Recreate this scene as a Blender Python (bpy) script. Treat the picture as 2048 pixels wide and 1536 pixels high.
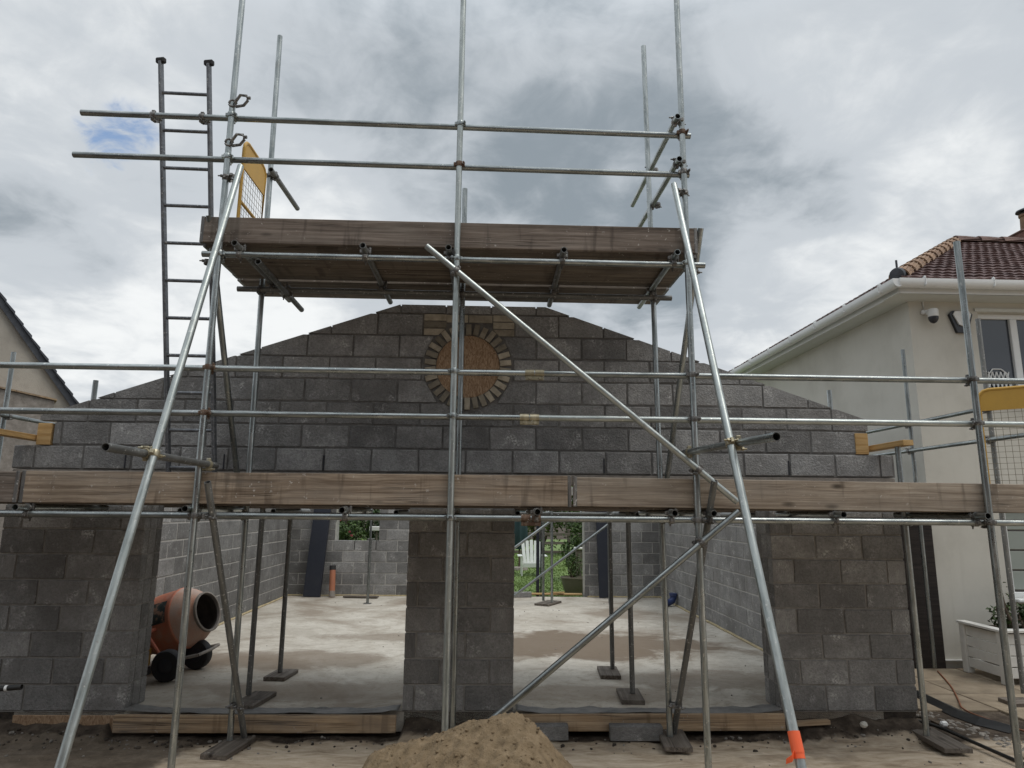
import bpy, math, random
from mathutils import Vector, Matrix, noise
random.seed(7)
S = bpy.context.scene
for o in list(bpy.data.objects): bpy.data.objects.remove(o)
COL = S.collection
V = Vector
R = math.radians

# ------------------------------------------------------------------ camera
cam_d = bpy.data.cameras.new('camera'); cam = bpy.data.objects.new('camera', cam_d); COL.objects.link(cam)
cam_d.sensor_width = 36; cam_d.lens = 23.54; cam_d.clip_end = 600; cam_d.clip_start = .05
def cam_axes(pitch, roll, yaw):
    f = V((math.sin(yaw)*math.cos(pitch), math.cos(yaw)*math.cos(pitch), math.sin(pitch)))
    r = V((math.cos(yaw), -math.sin(yaw), 0)); u = r.cross(f)
    c, s = math.cos(roll), math.sin(roll)
    return r*c+u*s, u*c-r*s, f
cr, cu, cf = cam_axes(.185155, .009076, .031761)
cam.matrix_world = Matrix(((cr.x, cu.x, -cf.x, .017), (cr.y, cu.y, -cf.y, -6.456), (cr.z, cu.z, -cf.z, 1.789), (0, 0, 0, 1)))
S.camera = cam
S.render.resolution_x = 1024; S.render.resolution_y = 768
S.view_settings.view_transform = 'Standard'; S.view_settings.look = 'None'
S.view_settings.exposure = 0.06; S.view_settings.gamma = 1; S.view_settings.use_curve_mapping = False
S.render.engine = 'CYCLES'

# ------------------------------------------------------------------ world and sun
SUN_EL, SUN_AZ = R(60), R(118)          # azimuth clockwise from +Y: high on the right, a little behind the camera
W = bpy.data.worlds.new('World'); S.world = W; W.use_nodes = True
def build_world():
    nt = W.node_tree; nt.nodes.clear(); L = nt.links.new
    def n(t, **k):
        x = nt.nodes.new(t)
        for a, b in k.items(): setattr(x, a, b)
        return x
    out = n('ShaderNodeOutputWorld'); bg = n('ShaderNodeBackground'); bg.inputs[1].default_value = .1
    L(bg.outputs[0], out.inputs[0])
    sky = n('ShaderNodeTexSky', sky_type='NISHITA', sun_disc=False, sun_elevation=SUN_EL, sun_rotation=SUN_AZ)
    tc = n('ShaderNodeTexCoord')
    sep = n('ShaderNodeSeparateXYZ'); L(tc.outputs['Generated'], sep.inputs[0])
    def math_(op, a, b=None, c=None):
        m = n('ShaderNodeMath', operation=op)
        for i, v in enumerate((a, b, c)):
            if v is None: continue
            if isinstance(v, (int, float)): m.inputs[i].default_value = v
            else: L(v, m.inputs[i])
        return m.outputs[0]
    zz = math_('ADD', math_('MAXIMUM', sep.outputs[2], 0.), .22)
    cb = n('ShaderNodeCombineXYZ'); L(math_('DIVIDE', sep.outputs[0], zz), cb.inputs[0]); L(math_('DIVIDE', sep.outputs[1], zz), cb.inputs[1])
    def nz(scale, detail, rough, dist, off):
        mp = n('ShaderNodeMapping'); mp.inputs['Location'].default_value = off; L(cb.outputs[0], mp.inputs[0])
        t = n('ShaderNodeTexNoise'); t.inputs['Scale'].default_value = scale; t.inputs['Detail'].default_value = detail
        t.inputs['Roughness'].default_value = rough; t.inputs['Distortion'].default_value = dist; L(mp.outputs[0], t.inputs[0])
        return t.outputs[0]
    a = nz(1.3, 6, .5, .25, (3.1, 1.7, 0)); b = nz(3.6, 7, .56, .5, (7.7, 2.2, 1)); c3 = nz(9.5, 7, .6, .6, (1.3, 5.1, 2))
    t = math_('MULTIPLY_ADD', math_('SUBTRACT', a, .5), 1.0, .50)
    t = math_('MULTIPLY_ADD', math_('SUBTRACT', b, .5), .85, t)
    t = math_('MULTIPLY_ADD', math_('SUBTRACT', c3, .5), .34, t)
    # individual cloud masses: direction, angular radius, brightness
    for (d, rad, amp) in CLOUDS:
        vm = n('ShaderNodeVectorMath', operation='DOT_PRODUCT'); L(tc.outputs['Generated'], vm.inputs[0]); vm.inputs[1].default_value = V(d).normalized()
        mr = n('ShaderNodeMapRange', interpolation_type='SMOOTHERSTEP'); L(vm.outputs['Value'], mr.inputs[0])
        mr.inputs[1].default_value = math.cos(R(rad)); mr.inputs[2].default_value = 1
        mr.inputs[3].default_value = 0; mr.inputs[4].default_value = amp
        t = math_('ADD', t, mr.outputs[0])
    rp = n('ShaderNodeValToRGB'); L(t, rp.inputs[0]); e = rp.color_ramp; e.interpolation = 'EASE'
    e.elements[0].position = .06; e.elements[0].color = (.27, .315, .355, 1)
    e.elements[1].position = .98; e.elements[1].color = (.88, .90, .905, 1)
    x = e.elements.new(.5); x.color = (.56, .60, .64, 1)
    # overcast skies grow brighter towards the zenith
    zb = n('ShaderNodeMapRange'); L(sep.outputs[2], zb.inputs[0]); zb.inputs[1].default_value = .6; zb.inputs[2].default_value = 1; zb.inputs[3].default_value = 10; zb.inputs[4].default_value = 24
    cl = n('ShaderNodeVectorMath', operation='SCALE'); L(rp.outputs[0], cl.inputs[0]); L(zb.outputs[0], cl.inputs['Scale'])
    # small gap of blue
    vm = n('ShaderNodeVectorMath', operation='DOT_PRODUCT'); L(tc.outputs['Generated'], vm.inputs[0]); vm.inputs[1].default_value = V(GAP).normalized()
    dd = math_('ADD', vm.outputs['Value'], math_('MULTIPLY', math_('ADD', math_('SUBTRACT', b, .5), math_('SUBTRACT', c3, .5)), .0042))
    mr = n('ShaderNodeMapRange', interpolation_type='SMOOTHERSTEP'); L(dd, mr.inputs[0]); mr.inputs[1].default_value = .9989; mr.inputs[2].default_value = 1.0004; mr.inputs[4].default_value = 1.
    mx = n('ShaderNodeMix', data_type='RGBA'); L(mr.outputs[0], mx.inputs[0]); L(cl.outputs[0], mx.inputs[6])
    sb = n('ShaderNodeVectorMath', operation='MULTIPLY'); L(sky.outputs[0], sb.inputs[0]); sb.inputs[1].default_value = (1.9, 1.8, 1.7)
    L(sb.outputs[0], mx.inputs[7]); L(mx.outputs[2], bg.inputs[0])
def pxdir(x, y):       # compass/elevation of a cloud, read off the photograph
    return cf + cr*((x-1024)/1339.) + cu*((768-y)/1339.)
CLOUDS = [(pxdir(1080, 130), 26, -.17), (pxdir(600, 30), 16, -.12), (pxdir(1600, 150), 14, -.08), (pxdir(1480, 450), 12, -.24), (pxdir(1200, 400), 13, -.12), (pxdir(470, 640), 11, .30), (pxdir(1570, 610), 8, .40),
          (pxdir(1900, 430), 9, .30), (pxdir(100, 60), 14, .22), (pxdir(90, 500), 7, -.16), (pxdir(640, 420), 8, .12), (pxdir(1750, 60), 12, .14), (pxdir(60, 700), 9, .25)]
GAP = pxdir(222, 272)
build_world()
sd = bpy.data.lights.new('sun', 'SUN'); sd.energy = 1.1; sd.angle = R(30); sd.color = (1, .95, .88)
sun = bpy.data.objects.new('sun', sd); COL.objects.link(sun)
sdir = V((math.sin(SUN_AZ)*math.cos(SUN_EL), math.cos(SUN_AZ)*math.cos(SUN_EL), math.sin(SUN_EL)))
sun.rotation_euler = sdir.to_track_quat('Z', 'Y').to_euler(); sun.location = (0, 0, 30)

# ------------------------------------------------------------------ materials
class G:
    def __init__(s, name):
        s.m = bpy.data.materials.new(name); s.m.use_nodes = True; s.nt = s.m.node_tree
        s.b = s.nt.nodes['Principled BSDF']; s._o = None
    def n(s, t, **k):
        x = s.nt.nodes.new(t)
        for a, b in k.items(): setattr(x, a, b)
        return x
    def put(s, sock, v):
        if isinstance(v, bpy.types.NodeSocket): s.nt.links.new(v, sock)
        elif isinstance(v, (tuple, list)) and len(v) == 3 and sock.type == 'RGBA': sock.default_value = (*v, 1)
        else: sock.default_value = v
    def co(s, scale=(1, 1, 1), rnd=True, world=False):
        if world:
            base = s.n('ShaderNodeNewGeometry').outputs['Position']
        else:
            base = s.n('ShaderNodeTexCoord').outputs['Object']
        m = s.n('ShaderNodeVectorMath', operation='MULTIPLY'); s.put(m.inputs[0], base); m.inputs[1].default_value = scale
        if not rnd: return m.outputs[0]
        r = s.rnd(); a = s.n('ShaderNodeMath', operation='MULTIPLY'); s.put(a.inputs[0], r); a.inputs[1].default_value = 57.
        ad = s.n('ShaderNodeVectorMath', operation='ADD'); s.put(ad.inputs[0], m.outputs[0]); s.put(ad.inputs[1], a.outputs[0])
        return ad.outputs[0]
    def rnd(s):
        if s._o is None: s._o = s.n('ShaderNodeObjectInfo')
        return s._o.outputs['Random']
    def noise(s, co, scale, detail=4, rough=.55, dist=0):
        t = s.n('ShaderNodeTexNoise'); s.put(t.inputs['Vector'], co); t.inputs['Scale'].default_value = scale
        t.inputs['Detail'].default_value = detail; t.inputs['Roughness'].default_value = rough; t.inputs['Distortion'].default_value = dist
        return t.outputs[0]
    def vor(s, co, scale, out='Distance', feature='F1'):
        t = s.n('ShaderNodeTexVoronoi', feature=feature); s.put(t.inputs['Vector'], co); t.inputs['Scale'].default_value = scale
        return t.outputs[out]
    def ramp(s, f, stops):
        r = s.n('ShaderNodeValToRGB'); s.put(r.inputs[0], f); e = r.color_ramp
        while len(e.elements) < len(stops): e.elements.new(.5)
        for el, (p, c) in zip(e.elements, stops):
            el.position = p; el.color = (c, c, c, 1) if isinstance(c, (int, float)) else (*c, 1)
        return r.outputs[0]
    def mix(s, f, a, b, mode='MIX'):
        m = s.n('ShaderNodeMix', data_type='RGBA', blend_type=mode); s.put(m.inputs[0], f); s.put(m.inputs[6], a); s.put(m.inputs[7], b)
        return m.outputs[2]
    def mt(s, op, a, b=0.):
        m = s.n('ShaderNodeMath', operation=op); s.put(m.inputs[0], a); s.put(m.inputs[1], b); return m.outputs[0]
    def bump(s, h, strength=.4, dist=.01):
        b = s.n('ShaderNodeBump'); s.put(b.inputs['Height'], h); b.inputs['Strength'].default_value = strength; b.inputs['Distance'].default_value = dist
        s.put(s.b.inputs['Normal'], b.outputs[0])
    def fin(s, col, rough=.8, metal=0., spec=None):
        s.put(s.b.inputs['Base Color'], col); s.put(s.b.inputs['Roughness'], rough); s.put(s.b.inputs['Metallic'], metal)
        if spec is not None: s.b.inputs['Specular IOR Level'].default_value = spec
        return s.m
def vary(g, col, amt=.25):
    """brightness differs from object to object"""
    k = g.n('ShaderNodeMapRange'); g.put(k.inputs[0], g.rnd()); k.inputs[3].default_value = 1-amt; k.inputs[4].default_value = 1+amt
    m = g.n('ShaderNodeVectorMath', operation='SCALE'); g.put(m.inputs[0], col); g.put(m.inputs['Scale'], k.outputs[0]); return m.outputs[0]

def m_block():
    g = G('concrete_block'); c = g.co()
    f = g.noise(c, 42, 5, .8); big = g.noise(c, 5, 4, .6); sp = g.vor(c, 60)
    col = g.ramp(big, [(.3, (.24, .237, .231)), (.55, (.32, .313, .303)), (.8, (.40, .39, .375))])
    col = g.mix(g.ramp(f, [(.42, 0.), (.62, .6)]), col, (.14, .137, .133))
    col = g.mix(g.ramp(sp, [(.0, .75), (.22, 0.)]), col, (.52, .51, .49))
    damp = g.ramp(g.noise(g.co(rnd=False, world=True), 1.4, 5, .62), [(.46, 0.), (.62, .5)])
    col = g.mix(damp, col, (.13, .122, .115))
    eff = g.mt('MULTIPLY', g.ramp(g.noise(c, 6, 3, .6), [(.58, 0.), (.72, .85)]), g.ramp(g.noise(c, 55, 3, .6), [(.46, 0.), (.58, 1.)]))
    col = g.mix(eff, col, (.60, .59, .57))
    g.bump(g.mt('ADD', f, g.mt('MULTIPLY', sp, .6)), .8, .008)
    return g.fin(vary(g, col, .27), .95, 0, .2)
def m_simple_noise(name, stops, scale=6, rough=.85, bump=.3, dist=.01, bs=40, amt=.12, detail=5, rnd=True, world=False, spec=None):
    g = G(name); c = g.co(rnd=rnd, world=world)
    col = g.ramp(g.noise(c, scale, detail, .6), stops)
    if bump: g.bump(g.noise(c, bs, 4, .65), bump, dist)
    return g.fin(vary(g, col, amt) if amt else col, rough, 0, spec)
def m_galv(name='galvanised_steel', base=((.19, .21, .208), (.33, .355, .35), (.50, .525, .515)), metal=.88, rough=(.22, .42), amt=.22):
    g = G(name); c = g.co((1, 1, .12)); c2 = g.co((1, 1, 1))
    n1 = g.noise(c, 38, 4, .6); n2 = g.noise(c2, 9, 4, .65); sp = g.noise(c2, 46, 3, .6)
    col = g.ramp(n1, [(.3, base[0]), (.52, base[1]), (.75, base[2])])
    col = g.mix(g.ramp(n2, [(.56, 0.), (.72, .55)]), col, (.24, .245, .235))
    col = g.mix(g.ramp(sp, [(.62, 0.), (.68, .75)]), col, (.60, .60, .57))                     # mortar splashes
    col = g.mix(g.ramp(g.noise(c2, 15, 4, .7), [(.68, 0.), (.8, .6)]), col, (.17, .10, .06))    # rust bloom
    g.bump(g.mt('ADD', n1, g.mt('MULTIPLY', sp, .5)), .18, .004)
    return g.fin(vary(g, col, amt), g.ramp(n2, [(.3, rough[0]), (.7, rough[1])]), metal)
def m_wood(name, cols, grain=1., knots=True, rough=.82, amt=.16, cracks=True):
    g = G(name); c = g.co((.5, 24, 24)); cf_ = g.co((1.6, 120, 120)); ck = g.co((2.4, 6.5, 6.5)); cw = g.co()
    wob = g.noise(g.co((1.6, 5, 5)), 1.2, 2, .5)
    base = g.n('ShaderNodeVectorMath', operation='ADD'); g.put(base.inputs[0], c)
    w3 = g.n('ShaderNodeCombineXYZ'); g.put(w3.inputs[2], g.mt('MULTIPLY', wob, 1.6)); g.put(w3.inputs[1], g.mt('MULTIPLY', wob, 1.1)); g.put(base.inputs[1], w3.outputs[0])
    a = g.noise(base.outputs[0], 1.25*grain, 6, .68); f = g.noise(cf_, 1.6, 3, .6)
    col = g.ramp(a, [(.34, cols[0]), (.5, cols[1]), (.66, cols[2])])
    col = g.mix(g.ramp(f, [(.42, 0.), (.66, .5)]), col, cols[0])
    f2 = g.noise(g.co((.8, 55, 55)), 1.3, 3, .6); col = g.mix(g.ramp(f2, [(.5, 0.), (.62, .35)]), col, cols[2])
    h = g.mt('ADD', a, g.mt('MULTIPLY', f, .6))
    if cracks:
        cr_ = g.ramp(g.noise(g.co((.55, 26, 26)), 1.1, 2, .5), [(.465, 0.), (.5, 1.), (.535, 0.)])
        cr_ = g.mt('MULTIPLY', cr_, g.ramp(g.noise(g.co((.9, 3, 3)), 1., 2, .5), [(.52, 0.), (.6, .85)]))
        col = g.mix(cr_, col, (.03, .022, .018)); h = g.mt('SUBTRACT', h, cr_)
    if knots:
        kd = g.vor(ck, 1.15); k = g.ramp(kd, [(.05, .9), (.13, .45), (.2, 0.)])
        k = g.mt('MULTIPLY', k, g.ramp(g.noise(ck, .7, 1, .5), [(.5, 0.), (.56, 1.)]))
        col = g.mix(k, col, tuple(x*.28 for x in cols[0]))
    st = g.ramp(g.noise(cw, 2.3, 4, .65), [(.45, 0.), (.75, .55)])
    col = g.mix(st, col, tuple(x*.5 for x in cols[1]))
    if cracks:
        sp = g.mt('MULTIPLY', g.ramp(g.noise(cw, 34, 3, .6), [(.64, 0.), (.69, .8)]), g.ramp(g.noise(cw, 3.1, 2, .5), [(.48, 0.), (.58, 1.)]))
        col = g.mix(sp, col, (.50, .47, .43))
        vt = g.ramp(g.noise(g.co((5.5, .5, .7)), 1.6, 3, .6), [(.58, 0.), (.68, .55)]); col = g.mix(vt, col, tuple(x*.55 for x in cols[0]))
        gy = g.ramp(g.noise(g.co((.9, 3, 3)), 1.7, 4, .6), [(.46, 0.), (.7, .45)]); col = g.mix(gy, col, (.22, .195, .168))
    g.bump(h, .45, .006)
    return g.fin(vary(g, col, amt), rough, 0, .25)
def m_osb():
    g = G('osb_board'); c = g.co((1, 1, 1))
    w = g.n('ShaderNodeVectorMath', operation='ADD'); g.put(w.inputs[0], g.co((30, 30, 10)))
    nn = g.n('ShaderNodeTexNoise'); g.put(nn.inputs['Vector'], c); nn.inputs['Scale'].default_value = 9; g.put(w.inputs[1], nn.outputs[1])
    v = g.n('ShaderNodeTexVoronoi'); g.put(v.inputs['Vector'], w.outputs[0]); v.inputs['Scale'].default_value = 4.5
    sx = g.n('ShaderNodeSeparateXYZ'); g.put(sx.inputs[0], v.outputs['Color'])
    col = g.ramp(sx.outputs[0], [(.0, (.25, .16, .095)), (.35, (.33, .215, .13)), (.7, (.40, .27, .17)), (1., (.47, .335, .22))])
    col = g.mix(g.ramp(g.noise(c, 7, 4, .6), [(.5, 0.), (.75, .3)]), col, (.20, .11, .065))
    g.bump(sx.outputs[1], .35, .004)
    return g.fin(col, .8, 0, .25)
def m_slab():
    g = G('concrete_slab'); c = g.co(rnd=False, world=True)
    col = g.ramp(g.noise(c, 1.4, 6, .6, .4), [(.3, (.42, .38, .32)), (.5, (.53, .49, .42)), (.7, (.60, .56, .49))])
    sc = g.noise(g.co((1.5, 3.2, 1), rnd=False, world=True), 1.7, 7, .7, .9)
    col = g.mix(g.ramp(sc, [(.5, 0.), (.68, .5)]), col, (.30, .25, .19))
    d = g.ramp(g.noise(c, .55, 5, .62, .8), [(.5, 0.), (.64, .8)])
    col = g.mix(d, col, (.25, .20, .15))
    col = g.mix(g.ramp(g.noise(c, 5.5, 6, .7, .8), [(.5, 0.), (.68, .5)]), col, (.30, .25, .19))
    col = g.mix(g.ramp(g.noise(g.co((1, 2.4, 1), rnd=False, world=True), 9, 6, .75, 1.2), [(.57, 0.), (.66, .55)]), col, (.19, .155, .12))
    col = g.mix(g.ramp(g.noise(c, 26, 3, .6), [(.62, 0.), (.7, .6)]), col, (.16, .14, .12))
    for (px, py, rx, ry, k) in ((1.3, 3.1, 2.4, 1.15, .9), (-2.4, 2.1, 1.8, .6, .65), (-1.2, 3.6, 1.3, .4, .55), (2.3, 1.2, 1.4, .5, .55), (-1.6, .7, 1.6, .5, .45), (1.2, .6, 1.5, .4, .45)):
        vm = g.n('ShaderNodeVectorMath', operation='SUBTRACT'); g.put(vm.inputs[0], c); vm.inputs[1].default_value = (px, py, 0)
        vs_ = g.n('ShaderNodeVectorMath', operation='MULTIPLY'); g.put(vs_.inputs[0], vm.outputs[0]); vs_.inputs[1].default_value = (1/rx, 1/ry, 0)
        ln_ = g.n('ShaderNodeVectorMath', operation='LENGTH'); g.put(ln_.inputs[0], vs_.outputs[0])
        dd = g.mt('ADD', ln_.outputs['Value'], g.mt('MULTIPLY', g.mt('SUBTRACT', g.noise(c, 1.6, 6, .65, .6), .5), 1.7))
        col = g.mix(g.ramp(dd, [(.62, k), (.95, 0.)]), col, (.17, .125, .085))
    g.bump(g.mt('ADD', g.noise(c, 55, 4, .65), g.mt('MULTIPLY', sc, 1.5)), .25, .006)
    return g.fin(col, .85, 0, .3)
def m_dirt():
    g = G('dirt_ground'); c = g.co(rnd=False, world=True)
    soil = g.ramp(g.noise(c, 9, 6, .68), [(.3, (.035, .027, .021)), (.5, (.075, .058, .044)), (.72, (.15, .12, .092))])
    conc = g.ramp(g.noise(g.co((1, 3.5, 1), rnd=False, world=True), 3.2, 6, .66, .5), [(.28, (.22, .165, .112)), (.46, (.44, .355, .26)), (.7, (.62, .53, .415))])
    sep = g.n('ShaderNodeSeparateXYZ'); g.put(sep.inputs[0], c)
    w = g.noise(c, 2.1, 5, .6)
    edge = g.mt('ADD', sep.outputs[1], g.mt('MULTIPLY', g.mt('SUBTRACT', w, .5), .35))
    near = g.n('ShaderNodeMapRange', interpolation_type='SMOOTHSTEP'); g.put(near.inputs[0], edge); near.inputs[1].default_value = -.27; near.inputs[2].default_value = -.18
    leftm = g.n('ShaderNodeMapRange', interpolation_type='SMOOTHSTEP'); g.put(leftm.inputs[0], g.mt('ADD', sep.outputs[0], g.mt('MULTIPLY', w, 1.2))); leftm.inputs[1].default_value = -1.75; leftm.inputs[2].default_value = -2.0
    patch = g.ramp(g.noise(c, 1.1, 6, .65, .4), [(.53, 0.), (.68, .6)])
    f = g.mt('MAXIMUM', g.mt('MAXIMUM', near.outputs[0], g.mt('MULTIPLY', leftm.outputs[0], .85)), patch)
    col = g.mix(f, conc, soil)
    g.bump(g.mt('ADD', g.noise(c, 45, 5, .7), g.noise(c, 9, 4, .6)), .6, .015)
    return g.fin(col, .95, 0, .2)
def m_leaf(name, a, b, amt=.2):
    g = G(name); c = g.co(); col = g.ramp(g.noise(c, 3.5, 3, .6), [(.3, a), (.7, b)])
    col = g.mix(g.ramp(g.noise(c, 33, 2, .5), [(.4, 0.), (.7, .6)]), col, tuple(x*.55 for x in a))
    return g.fin(col, .55, 0, .35)
def m_plain(name, col, rough=.6, metal=0., amt=.0, dirt=.35, spec=None, dcol=(.09, .08, .07), bump=.1):
    g = G(name); c = g.co()
    k = g.mix(g.ramp(g.noise(c, 6, 5, .65), [(.45, 0.), (.8, dirt)]), col, dcol) if dirt else g.mix(0., col, col)
    if bump: g.bump(g.noise(c, 60, 3, .6), bump, .004)
    return g.fin(vary(g, k, amt) if amt else k, rough, metal, spec)
M = {}
M['block'] = m_block()
M['mortar'] = m_simple_noise('mortar', [(.3, (.17, .16, .15)), (.7, (.30, .285, .265))], 12, .95, .5, .006, 90, 0)
M['mortar_dark'] = m_simple_noise('damp_mortar', [(.3, (.11, .106, .10)), (.5, (.16, .153, .144)), (.75, (.25, .24, .226))], 12, .95, .5, .006, 90, 0)
M['mortar'] = m_simple_noise('dry_mortar', [(.3, (.22, .21, .195)), (.7, (.37, .355, .33))], 12, .95, .5, .006, 90, 0)
M['mortar_light'] = m_simple_noise('pale_mortar', [(.3, (.34, .325, .30)), (.7, (.52, .50, .465))], 12, .95, .3, .006, 90, 0)
M['soil'] = m_simple_noise('dark_soil', [(.3, (.03, .024, .019)), (.5, (.06, .047, .036)), (.75, (.11, .088, .067))], 14, .97, .8, .02, 60, 0)
M['galv'] = m_galv()
M['galv_bright'] = m_galv('galvanised_steel_bright', ((.27, .30, .29), (.40, .43, .415), (.54, .57, .55)), .75, (.28, .45), .06)  # brighter tube steel for the rakers and a few other tubes
M['ladder'] = m_galv('dull_aluminium', ((.12, .125, .135), (.17, .177, .19), (.24, .25, .265)), .6, (.4, .6), .05)
M['galv_shade'] = m_galv('shaded_tube', ((.12, .122, .117), (.18, .182, .175), (.25, .252, .243)), .5, (.45, .65))  # same tube steel with shade put into its colour, for indoor tubes and braces
M['coupler'] = m_galv('coupler_steel', ((.09, .086, .08), (.17, .163, .155), (.30, .29, .275)), .6, (.4, .6), .3)
M['zinc'] = m_galv('yellow_zinc', ((.24, .21, .14), (.36, .32, .22), (.47, .43, .32)), .6, (.35, .55), .15)
M['rust'] = m_galv('rusty_coupler', ((.07, .04, .028), (.14, .085, .055), (.24, .18, .13)), .3, (.6, .8), .2)
M['wood'] = m_wood('weathered_scaffold_board', ((.125, .09, .064), (.275, .212, .155), (.42, .345, .265)))
M['wood_pale'] = m_wood('pale_scaffold_board', ((.15, .115, .085), (.30, .245, .19), (.43, .37, .30)))
M['wood_grey'] = m_wood('grey_scaffold_board', ((.08, .062, .05), (.175, .14, .114), (.275, .228, .192)))
M['wood_deck'] = m_wood('brown_deck_board', ((.10, .08, .062), (.185, .152, .121), (.275, .232, .19)))
M['wood_new'] = m_wood('new_timber', ((.38, .22, .08), (.56, .36, .155), (.66, .46, .23)), 1, True, .7, .08, False)
M['wood_form'] = m_wood('formwork_timber', ((.27, .18, .105), (.43, .305, .19), (.55, .42, .285)))
M['wood_sole'] = m_wood('muddy_sole_board', ((.085, .07, .058), (.16, .135, .112), (.25, .215, .18)))
M['osb'] = m_osb(); M['slab'] = m_slab(); M['dirt'] = m_dirt()
M['render'] = m_simple_noise('cream_render', [(.3, (.52, .50, .445)), (.5, (.585, .565, .505)), (.75, (.62, .60, .54))], 1.1, .92, .35, .004, 130, 0, rnd=False)
def m_render():
    g = G('cream_render'); c = g.co(rnd=False)
    col = g.ramp(g.noise(c, 1.1, 6, .62), [(.3, (.50, .48, .425)), (.5, (.585, .565, .505)), (.75, (.63, .61, .55))])
    col = g.mix(g.ramp(g.noise(g.co((6, 6, .35), rnd=False), 1.5, 5, .65), [(.55, 0.), (.8, .22)]), col, (.40, .38, .33))
    col = g.mix(g.ramp(g.noise(c, 17, 4, .7), [(.6, 0.), (.8, .3)]), col, (.42, .40, .35))
    g.bump(g.noise(c, 110, 4, .7), .4, .004); return g.fin(col, .92, 0, .2)
M['render'] = m_render()
M['pebbledash'] = m_simple_noise('beige_pebbledash', [(.3, (.33, .30, .26)), (.6, (.43, .395, .34)), (.8, (.29, .26, .23))], 1.6, .95, .8, .01, 60, 0, rnd=False)
M['brick'] = m_simple_noise('stock_brick', [(.3, (.26, .225, .17)), (.55, (.37, .325, .25)), (.8, (.46, .41, .325))], 14, .92, .5, .006, 90, .4)
M['chim_brick'] = m_simple_noise('chimney_brick', [(.3, (.11, .055, .045)), (.7, (.21, .11, .085))], 16, .9, .5, .01, 60, .2)
M['tile'] = m_simple_noise('brown_roof_tile', [(.3, (.062, .034, .031)), (.55, (.105, .058, .052)), (.8, (.15, .092, .08))], 3.5, .75, .4, .006, 50, 0)
M['ridge'] = m_simple_noise('terracotta_ridge', [(.25, (.15, .10, .07)), (.5, (.27, .165, .10)), (.75, (.34, .235, .15))], 5, .85, .4, .006, 40, .15)
M['ridge_dark'] = m_simple_noise('dark_ridge', [(.3, (.12, .07, .06)), (.7, (.20, .125, .10))], 5, .85, .4, .006, 40, .12)
M['slate'] = m_simple_noise('dark_slate', [(.3, (.032, .036, .045)), (.7, (.07, .076, .09))], 6, .6, .4, .006, 40, .25)
M['upvc'] = m_plain('white_upvc', (.74, .75, .74), .35, dirt=.12, dcol=(.35, .35, .32), bump=0)
M['soffit'] = m_plain('pale_soffit', (.62, .63, .59), .5, dirt=.2, dcol=(.3, .3, .28), bump=0)
M['dark_plastic'] = m_plain('dark_plastic', (.025, .026, .032), .35, dirt=0, bump=0)
M['navy'] = m_plain('navy_painted_steel', (.018, .022, .034), .5, dirt=.3, dcol=(.05, .05, .055))
M['yellow'] = m_plain('yellow_paint', (.56, .33, .06), .5, dirt=.25, dcol=(.28, .17, .06))
M['wire'] = m_plain('wire_mesh', (.20, .17, .11), .5, .4, dirt=.2, bump=0)
M['orange_dry'] = m_simple_noise('faded_orange_paint', [(.28, (.50, .34, .27)), (.45, (.56, .25, .16)), (.6, (.60, .19, .11)), (.78, (.52, .36, .29))], 3.6, .75, .35, .006, 50, 0, 6)
M['orange_dusty'] = m_simple_noise('cement_dusted_orange_paint', [(.28, (.46, .39, .35)), (.5, (.52, .35, .275)), (.7, (.54, .27, .18)), (.85, (.48, .41, .36))], 4.2, .9, .5, .008, 45, 0, 6)
M['orange'] = m_plain('orange_paint', (.50, .14, .08), .55, dirt=.3, dcol=(.25, .14, .1))
M['rubber'] = m_plain('black_rubber', (.018, .018, .02), .75, dirt=.4, dcol=(.07, .062, .054))
M['cement'] = m_simple_noise('dried_cement', [(.3, (.20, .175, .15)), (.7, (.34, .305, .27))], 9, .95, .6, .01, 60, 0)
M['inside'] = m_simple_noise('drum_inside', [(.3, (.11, .10, .095)), (.7, (.20, .18, .165))], 9, .9, .5, .01, 40, 0)
M['tape'] = m_plain('orange_tape', (.85, .13, .04), .45, dirt=.1, dcol=(.5, .2, .1))
M['clay_pipe'] = m_plain('terracotta_plastic', (.40, .155, .085), .5, dirt=.3)
M['blue'] = m_plain('blue_plastic', (.03, .05, .15), .45, dirt=.3)
M['dpm'] = m_simple_noise('grey_membrane', [(.3, (.10, .097, .092)), (.7, (.22, .21, .195))], 7, .6, .3, .006, 25, 0)
M['black'] = m_plain('black_membrane', (.014, .014, .014), .55, dirt=.4, dcol=(.08, .07, .06))
M['bag'] = m_plain('yellowed_woven_bag', (.56, .45, .20), .8, dirt=.35, dcol=(.30, .23, .12), bump=.4)
M['sand'] = m_simple_noise('builders_sand', [(.25, (.10, .068, .036)), (.42, (.18, .128, .072)), (.6, (.235, .17, .10)), (.8, (.31, .235, .145))], 16, .97, .8, .014, 75, 0, 8)
M['foam'] = m_simple_noise('yellow_insulation_edge', [(.3, (.34, .27, .15)), (.7, (.55, .46, .29))], 11, .9, .4, .006, 60, .1)
M['gravel'] = m_simple_noise('rubble_stone', [(.3, (.12, .105, .09)), (.5, (.22, .20, .175)), (.75, (.38, .35, .31))], 9, .95, .5, .01, 60, 0)
M['paving'] = m_simple_noise('buff_paving', [(.28, (.175, .135, .095)), (.5, (.27, .215, .15)), (.75, (.36, .295, .215))], 4, .92, .4, .008, 60, .14, 6)
M['gate_wood'] = m_wood('dark_stained_gate', ((.015, .012, .011), (.03, .024, .021), (.048, .038, .033)), 1, False, .7, .1, False)
M['white_wood'] = m_plain('white_painted_timber', (.70, .69, .65), .6, dirt=.3, dcol=(.35, .33, .29))
M['chair'] = m_plain('white_garden_chair', (.72, .74, .70), .5, dirt=.15)
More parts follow.
